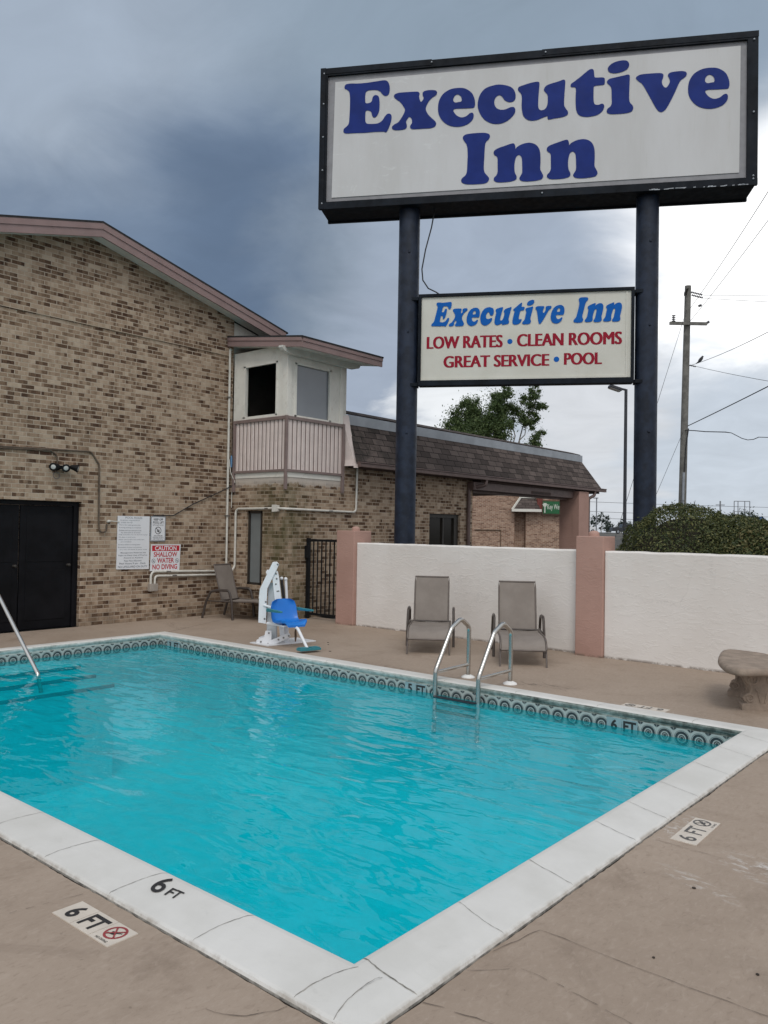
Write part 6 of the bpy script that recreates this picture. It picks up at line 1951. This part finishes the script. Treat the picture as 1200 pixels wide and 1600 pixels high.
for i, (lat, h_) in enumerate(((35.2, 1.9), (37.4, 2.2), (41.6, 1.6))):
    tree('far_shrub', ['spindly shrub on the horizon above the middle of the hedge', 'thin twiggy sapling on the horizon just left of the distant utility pole', 'small shrub on the horizon left of the round tree'][i], cam_pt(lat, 90, 1.45), h_ * 0.6, [(0.2, 0, h_)], [(0, 0, h_ * .9, .5, .5), (0.2, 0, h_ * .5, .5, .5)], 160, 0.12, 'far_leaf', 70 + i, 0.04, 'small shrubs on the horizon')

# ================================================================== UTILITY POLE, WIRES, LAMP
pole = thing('utility_pole', 'weathered wooden utility pole with two crossarms leaning slightly, right of the sign', 'utility pole', (-11.98, 33.13, -0.05))
PB, PT = Vector((-11.98, 33.13, -0.05)), Vector((-11.734, 33.012, 11.87))
def on_pole(z): return PB.lerp(PT, (z - PB.z) / (PT.z - PB.z))
mb = MB(); mb.tube([PB, on_pole(4), on_pole(8), PT], [0.165, 0.15, 0.138, 0.125], 18)
mb.build('shaft', 'pole_wood', pole)
def barM(mb, a, b, w, h_, mi=0):
    a = Vector(a); b = Vector(b); d = (b - a).normalized(); s_ = d.cross(Z).normalized(); up = s_.cross(d)
    vs = [q_ + s_ * (i * w / 2) + up * (j * h_ / 2) for q_ in (a, b) for (i, j) in ((-1, -1), (1, -1), (1, 1), (-1, 1))]
    mb.mesh(vs, [(3, 2, 1, 0), (4, 5, 6, 7), (0, 1, 5, 4), (1, 2, 6, 5), (2, 3, 7, 6), (3, 0, 4, 7)], mi)
c_ = on_pole(10.28) - VF * 0.19
mb = MB(); barM(mb, c_ - VR * 0.78, c_ + VR * 0.74, 0.09, 0.12); mb.build('crossarm', 'pole_wood', pole)
d_ = on_pole(11.55)
mb = MB(); barM(mb, d_ + VR * 0.0 + Z * 0.06 + VF * .3, d_ - VR * 0.42 - VF * 1.1 - Z * 0.05, 0.09, 0.12); mb.build('crossarm', 'pole_wood', pole)
def insulator(o, ax, n_=4, r_=0.05, sp__=0.055):
    mb = MB(); pr = []
    for i in range(n_):
        h0 = i * sp__
        pr += [(0.018, h0), (r_, h0 + sp__ * 0.3), (r_ * 0.8, h0 + sp__ * 0.55), (0.018, h0 + sp__ * 0.7)]
    mb.lathe(pr, o, ax, 10)
    mb.build('insulator', 'insulator_grey', pole)
insulator(on_pole(11.62) + VR * 0.14, VR * 0.97 - Z * 0.22, 7, 0.05, 0.07)
insulator(on_pole(11.50) + VR * 0.16, VR * 0.97 - Z * 0.22, 7, 0.05, 0.07)
insulator(c_ - VR * 0.62 + Z * 0.06, Z, 4, 0.085, 0.075)
insulator(c_ + VR * 0.72 + Z * 0.02, VR * 0.8 + Z * 0.55, 3, 0.06, 0.05)
insulator(on_pole(11.05) + VR * 0.45, VR * 0.8 + Z * 0.3, 3, 0.06, 0.05)
insulator(on_pole(8.62) + VR * 0.15, VR * 0.95 - Z * 0.2, 4, 0.035, 0.07)
mb = MB(); mb.tube([on_pole(6.0) - VF * .15 + VR * 0.12, on_pole(5.2) - VF * .17 + VR * 0.02, on_pole(4.2) - VF * 0.175 - VR * 0.02], 0.022, 6)
mb.build('riser_cable', 'cable_black', pole)
mb = MB(); mb.tube([on_pole(4.2) - VF * 0.18 - VR * 0.04, on_pole(0.2) - VF * 0.2 - VR * 0.06], 0.05, 8)
mb.build('riser_guard', 'flashing_metal', pole)

def wire(label, a, b, sag, rad=0.011, group='wires strung from the utility pole', mid=None):
    a = Vector(a); b = Vector(b)
    t = thing('power_line', label, 'wire', a, 0, group)
    pts = []
    for i in range(25):
        s_ = i / 24
        pts.append(a.lerp(b, s_) - Z * (sag * 4 * s_ * (1 - s_)))
    mb = MB(); mb.tube(pts, rad, 5)
    mb.build('strand', 'cable_black', t)
    return t
def ext(a, b, k): a = Vector(a); b = Vector(b); return a + (b - a) * k
wire('long thin wire climbing right from the middle of the pole, with the bird above it', on_pole(8.6) + VR * .15, ext(on_pole(8.6), (-5.59, 21.3, 6.97), 1.7), 0.2, 0.009)
wire('wire dropping gently right from the short insulator in the middle of the pole', on_pole(8.58) + VR * .4, ext(on_pole(8.58), (-6.99, 26.69, 6.56), 2.0), 0.1, 0.008)
wire('thick black wire rising to the right edge from low on the pole', on_pole(6.12) + VR * .13, ext(on_pole(6.12), (-6.99, 26.7, 6.42), 2.2), 0.06, 0.018)
t = thing('power_line', 'lowest kinked service wire running right from the pole above the hedge', 'wire', on_pole(5.95), 0, 'wires strung from the utility pole')
a_, b_ = on_pole(5.95), Vector((-7.27, 27.81, 4.84)); mb = MB()
pts = []
for s_, dz in ((0, 0), (.15, .02), (.3, .02), (.45, .05), (.55, .07), (.62, .06), (.68, -.02), (.74, -.10), (.8, -.13), (.86, -.09), (.91, 0), (1, .02), (1.3, .0), (2.2, 0.1)): pts.append(a_.lerp(b_, s_) + Z * dz)
mb.tube(pts, [0.02 if i < 5 else 0.013 for i in range(len(pts))], 6); mb.build('strand', 'cable_black', t)
wire('left of two steep wires climbing from the pole top towards the big sign', on_pole(11.4) + VR * .1 - Z * .45, ext(on_pole(10.9), (-8.12, 25.6, 10.2), 2.2), 0.1, 0.009)
wire('right of two steep wires climbing from the pole top towards the big sign', on_pole(10.4) + VR * .1, ext(on_pole(10.4), (-7.85, 25.9, 10.16), 2.2), 0.1, 0.009)
wire('short upper wire leaving the pole top insulators to the right', on_pole(11.6) + VR * .62 - Z * .1, on_pole(11.6) + VR * 8 - VF * 8 - Z * 2.0, 0.1, 0.008)
wire('second short wire below the pole top insulators to the right', on_pole(11.48) + VR * .62 - Z * .1, on_pole(11.4) + VR * 8 - VF * 8 - Z * 2.5, 0.1, 0.008)
wire('guy wire slanting down left from high on the pole behind the right sign post', on_pole(11.0), ext(on_pole(11.0), (-11.547, 29.39, 6.553), 2.3), 0.0, 0.008)
wire('lower guy wire slanting down left from below the middle of the pole', on_pole(6.0), ext(on_pole(6.0), (-12.066, 30.36, 2.887), 1.8), 0.0, 0.008)
bird = thing('bird', 'small dark bird perched on the thin wire right of the pole', 'bird', (0, 0, 0))
A_ = on_pole(8.6) + VR * .15; B_ = ext(on_pole(8.6), (-5.59, 21.3, 6.97), 1.7)
s_ = 0.115; bp_ = A_.lerp(B_, s_) - Z * (0.2 * 4 * s_ * (1 - s_)) + Z * 0.012
bird.location = bp_
mb = MB(); dd = (VR * 0.55 + Z * 0.83).normalized()
mb.tube([bp_ - dd * 0.02 - VR * 0.14 - Z * .05, bp_ - VR * 0.06 + Z * 0.0, bp_ + Z * 0.06, bp_ + VR * 0.05 + Z * 0.13, bp_ + VR * 0.085 + Z * 0.18, bp_ + VR * 0.10 + Z * 0.215, bp_ + VR * 0.15 + Z * 0.21], [0.012, 0.03, 0.062, 0.06, 0.045, 0.036, 0.004], 10)
mb.tube([bp_ + VR * .02 + Z * .03, bp_ + VR * .015 - Z * 0.012], 0.006, 5)
mb.build('body', 'bird_black', bird)

lamp = thing('street_lamp', 'tall thin dark parking lot lamp post beneath the lower sign board', 'street lamp', (-13.72, 31.57, -0.05))
LP = Vector((-13.72, 31.57, -0.05)); LT = LP + Z * 7.65
mb = MB(); mb.tube([LP, LT], [0.075, 0.062], 12)
mb.lathe([(0.18, 0), (0.18, 0.03), (0.10, 0.06)], LP, seg=16); mb.build('pole', 'lamp_dark', lamp)
mb = MB(); barM(mb, LT + Z * -0.02, LT - VR * 0.22 + Z * 0.02, 0.08, 0.08)
M = Matrix(((VR.x, VF.x, 0, (LT - VR * 0.42).x), (VR.y, VF.y, 0, (LT - VR * .42).y), (0, 0, 1, LT.z + 0.0), (0, 0, 0, 1))) @ Matrix.Rotation(math.radians(-22), 4, 'Y')
mb.box(-0.30, 0.22, -0.2, 0.2, -0.03, 0.09, 0, M @ Matrix.Rotation(math.radians(40), 4, 'Y'))
hd = mb.build('lamp_head', 'lamp_dark', lamp, bevel=0.02)
mb = MB(); mb.box(-0.26, 0.17, -0.17, 0.17, -0.045, -0.031, 0, M @ Matrix.Rotation(math.radians(40), 4, 'Y')); mb.build('lens', 'lamp_lens', hd)
t = thing('street_lamp', 'far lamp post with a single arm just right of the carport', 'street lamp', cam_pt(20.6, 78, 0.4))
b_ = cam_pt(20.6, 78, 0.4); mb = MB(); mb.tube([b_, b_ + Z * 4.6], 0.06, 8); mb.build('pole', 'frame_grey', t)
mb = MB(); mb.box(b_.x - .3, b_.x + .1, b_.y - .15, b_.y + .15, 4.98, 5.06); mb.build('lamp_head', 'frame_grey', t)

# ================================================================== BEYOND: RESTAURANT, VEHICLES, BILLBOARD
KO = Vector((-21.46, 36.80, 0))        # a point on the restaurant's front wall
def kp(a, z, n_=0.0): return KO + VR * a - VF * n_ + Z * z
def kbox(mb, a0, a1, z0, z1, n0, n1, mi=0):
    vs = [kp(a, z, n_) for z in (z0, z1) for (a, n_) in ((a0, n1), (a1, n1), (a1, n0), (a0, n0))]
    mb.mesh(vs, [(3, 2, 1, 0), (4, 5, 6, 7), (0, 1, 5, 4), (1, 2, 6, 5), (2, 3, 7, 6), (3, 0, 4, 7)], mi)
kw = thing('restaurant_building', 'red brown brick restaurant seen through the carport', 'building', KO)
mb = MB(); kbox(mb, -6.5, -0.52, -0.05, 4.6, -6, 0.0); kbox(mb, 0.08, 2.95, -0.05, 4.6, -6, 0.0); kbox(mb, -0.52, 0.08, 2.9, 4.6, -6, 0.0); kbox(mb, -0.52, 0.08, -0.05, 2.9, -6, -0.45)
mb.build('wall', 'red_brick', kw)
mb = MB()
mb.mesh([kp(-0.70, 2.80, 0.45), kp(0.76, 2.80, 0.45), kp(0.55, 3.42, 0.02), kp(-0.20, 3.42, 0.02), kp(-0.70, 2.80, 0.0), kp(0.76, 2.80, 0.0)], [(0, 1, 2, 3), (0, 3, 4), (1, 5, 2), (0, 4, 5, 1)])
cn = mb.build('door_canopy', 'roof_shingle', kw)
mb = MB()
kbox(mb, -0.74, 0.80, 2.70, 2.84, 0.44, 0.50); kbox(mb, -0.24, 0.60, 3.42, 3.52, 0.0, 0.08)
barM(mb, kp(-0.72, 2.80, 0.47), kp(-0.22, 3.46, 0.05), 0.06, 0.09)
mb.build('canopy_trim', 'white_board', cn)
mb = MB(); kbox(mb, -2.6, -1.25, 1.70, 1.75, 0.0, 0.04); kbox(mb, -1.25, -1.21, 0.2, 1.75, 0.0, 0.03)
mb.build('rail', 'rusty_brown', kw)
ks = thing('restaurant_sign', 'green Key West shop sign with a palm tree on the brick wall', 'sign', kp(1.6, 2.6, 0.05))
mb = MB(); kbox(mb, 0.62, 0.9, 2.85, 3.40, 0.002, 0.25); mb.build('bracket', 'rust_red', ks)
mb = MB(); kbox(mb, 0.86, 2.55, 2.58, 3.32, 0.252, 0.30); mb.build('frame', 'rusty_brown', ks)
mb = MB(); kbox(mb, 0.91, 2.50, 2.62, 3.26, 0.301, 0.31); mb.build('board', 'lettering_green', ks)
mb = MB()
lay_text(mb, 'Key West', kp(1.13, 2.76, 0.313), VR, Z, 0.74, 0.36, 0, 0.01)
lay_bar(mb, kp(1.0, 2.66, 0.313), kp(1.0, 3.0, 0.313), 0.06, -VF)
lay_disc(mb, kp(1.0, 3.07, 0.3135), VR, Z, 0.10, 0, 10)
for an in (0.3, 1.0, 2.1, 2.8): lay_bar(mb, kp(1.0, 3.06, 0.314), kp(1.0 + 0.13 * math.cos(an), 3.06 + 0.13 * math.sin(an), 0.314), 0.04, -VF)
mb.build('lettering', 'lettering_pale', ks)

def vehicle(label, base, L, Hh, Wd, body, profile, glass, wheels, cat, name):
    t = thing(name, label, cat, base)
    base = Vector(base)
    def vp(a, z, n_=0): return base + VR * (a * L) + Z * (z * Hh) - VF * n_
    mb = MB(); mb.prism([vp(a, z) for a, z in profile], VF * (-Wd / 2), VF * (Wd / 2)); mb.build('body', body, t, bevel=0.05)
    mb = MB()
    for q_ in glass: mb.prism([vp(a, z) for a, z in q_], VF * (-Wd / 2 - 0.01), VF * (-Wd / 2 + 0.02))
    mb.build('window', 'window_glass', t)
    for a in wheels:
        mb = MB(); mb.lathe([(0.12, 0), (0.30, 0.0), (0.34, 0.03), (0.34, 0.2), (0.30, 0.22)], vp(a, 0, Wd / 2 + 0.01) + Z * 0.34, VF, 16)
        wh = mb.build('wheel', 'tyre_black', t)
        mb = MB(); mb.lathe([(0.19, 0), (0.17, 0.01), (0.05, 0.0)], vp(a, 0, Wd / 2 + 0.02) + Z * 0.34, VF, 12); mb.build('rim', 'flashing_metal', wh)
SUVP = [(-.5, .2), (.5, .2), (.5, .5), (.47, .6), (.30, .66), (.16, .98), (-.42, 1), (-.49, .62)]
SUVG = [[(-.40, .66), (-.22, .66), (-.22, .92), (-.37, .92)], [(-.19, .66), (.0, .66), (.0, .92), (-.19, .92)], [(.03, .66), (.24, .66), (.13, .92), (.03, .92)]]
CARP = [(-.5, .25), (.5, .25), (.5, .55), (.45, .63), (.24, .68), (.08, 1), (-.22, 1), (-.38, .70), (-.49, .66)]
PICK = [(-.5, .25), (.5, .25), (.5, .55), (.47, .64), (.24, .68), (.13, 1), (-.12, 1), (-.16, .66), (-.5, .66)]
PICG = [[(-.11, .7), (.02, .7), (.02, .93), (-.10, .93)], [(.04, .7), (.20, .7), (.12, .93), (.04, .93)]]
vehicle('far white minivan on the road beside the carport column', cam_pt(31.6, 128, 1.515), 4.4, 1.55, 1.8, 'car_white', SUVP, SUVG, (-.3, .32), 'van', 'parked_van')
vehicle('far dark pickup truck on the road near the lamp post', cam_pt(38.3, 128, 1.515), 4.3, 1.55, 1.8, 'car_dark', PICK, PICG, (-.3, .32), 'truck', 'pickup_truck')
bf = thing('billboard_frame', 'empty grey billboard frame standing on the horizon at right', 'billboard', cam_pt(44.9, 101, 1.5))
mb = MB(); o_ = cam_pt(44.95, 101, 0)
for a in (-.98, -.5, .35, .98): mb.tube([o_ + VR * a + Z * 1.5, o_ + VR * a + Z * 5.9], 0.05, 6)
mb.tube([o_ - VR * .98 + Z * 5.9, o_ + VR * .98 + Z * 5.9], 0.05, 6); mb.tube([o_ - VR * .98 + Z * 4.6, o_ + VR * .98 + Z * 4.6], 0.04, 6)
mb.build('frame', 'frame_grey', bf)
for i, (lat, top, lab) in enumerate(((41.8, 5.85, 'tiny distant utility pole left of the billboard frame'), (48.5, 6.3, 'tiny distant utility pole at the right edge of the horizon'), (20.3, 4.9, 'tiny distant utility pole between the lamp post and the carport'))):
    t = thing('utility_pole', lab, 'utility pole', cam_pt(lat, 100, 1.5), 0, 'distant utility poles')
    b_ = cam_pt(lat, 100, 1.5); mb = MB(); mb.tube([b_, Vector((b_.x, b_.y, top))], 0.09, 6); mb.build('shaft', 'frame_grey', t)
    mb = MB(); barM(mb, Vector((b_.x, b_.y, top - .5)) - VR * .55, Vector((b_.x, b_.y, top - .5)) + VR * .55, .1, .1); mb.build('crossarm', 'frame_grey', t)
t = thing('water_tank', 'small blue drum at the right edge above the hedge', 'tank', cam_pt(46.9, 100, 1.5))
b_ = cam_pt(46.9, 100, 1.5); mb = MB(); mb.lathe([(.5, 0), (.55, .4), (.55, 2.0), (.35, 2.35), (.1, 2.45)], b_, seg=16); mb.build('drum', 'tank_blue', t)
for z_, lab in ((4.2, 'upper of the faint wires strung along the horizon at right'), (3.4, 'lower of the faint wires strung along the horizon at right'), (5.4, 'faint high wire crossing behind the lamp post')):
    wire(lab, cam_pt(14, 100, z_ + .4), cam_pt(70, 100, z_ - .2), 0.3, 0.022, 'distant wires on the horizon')
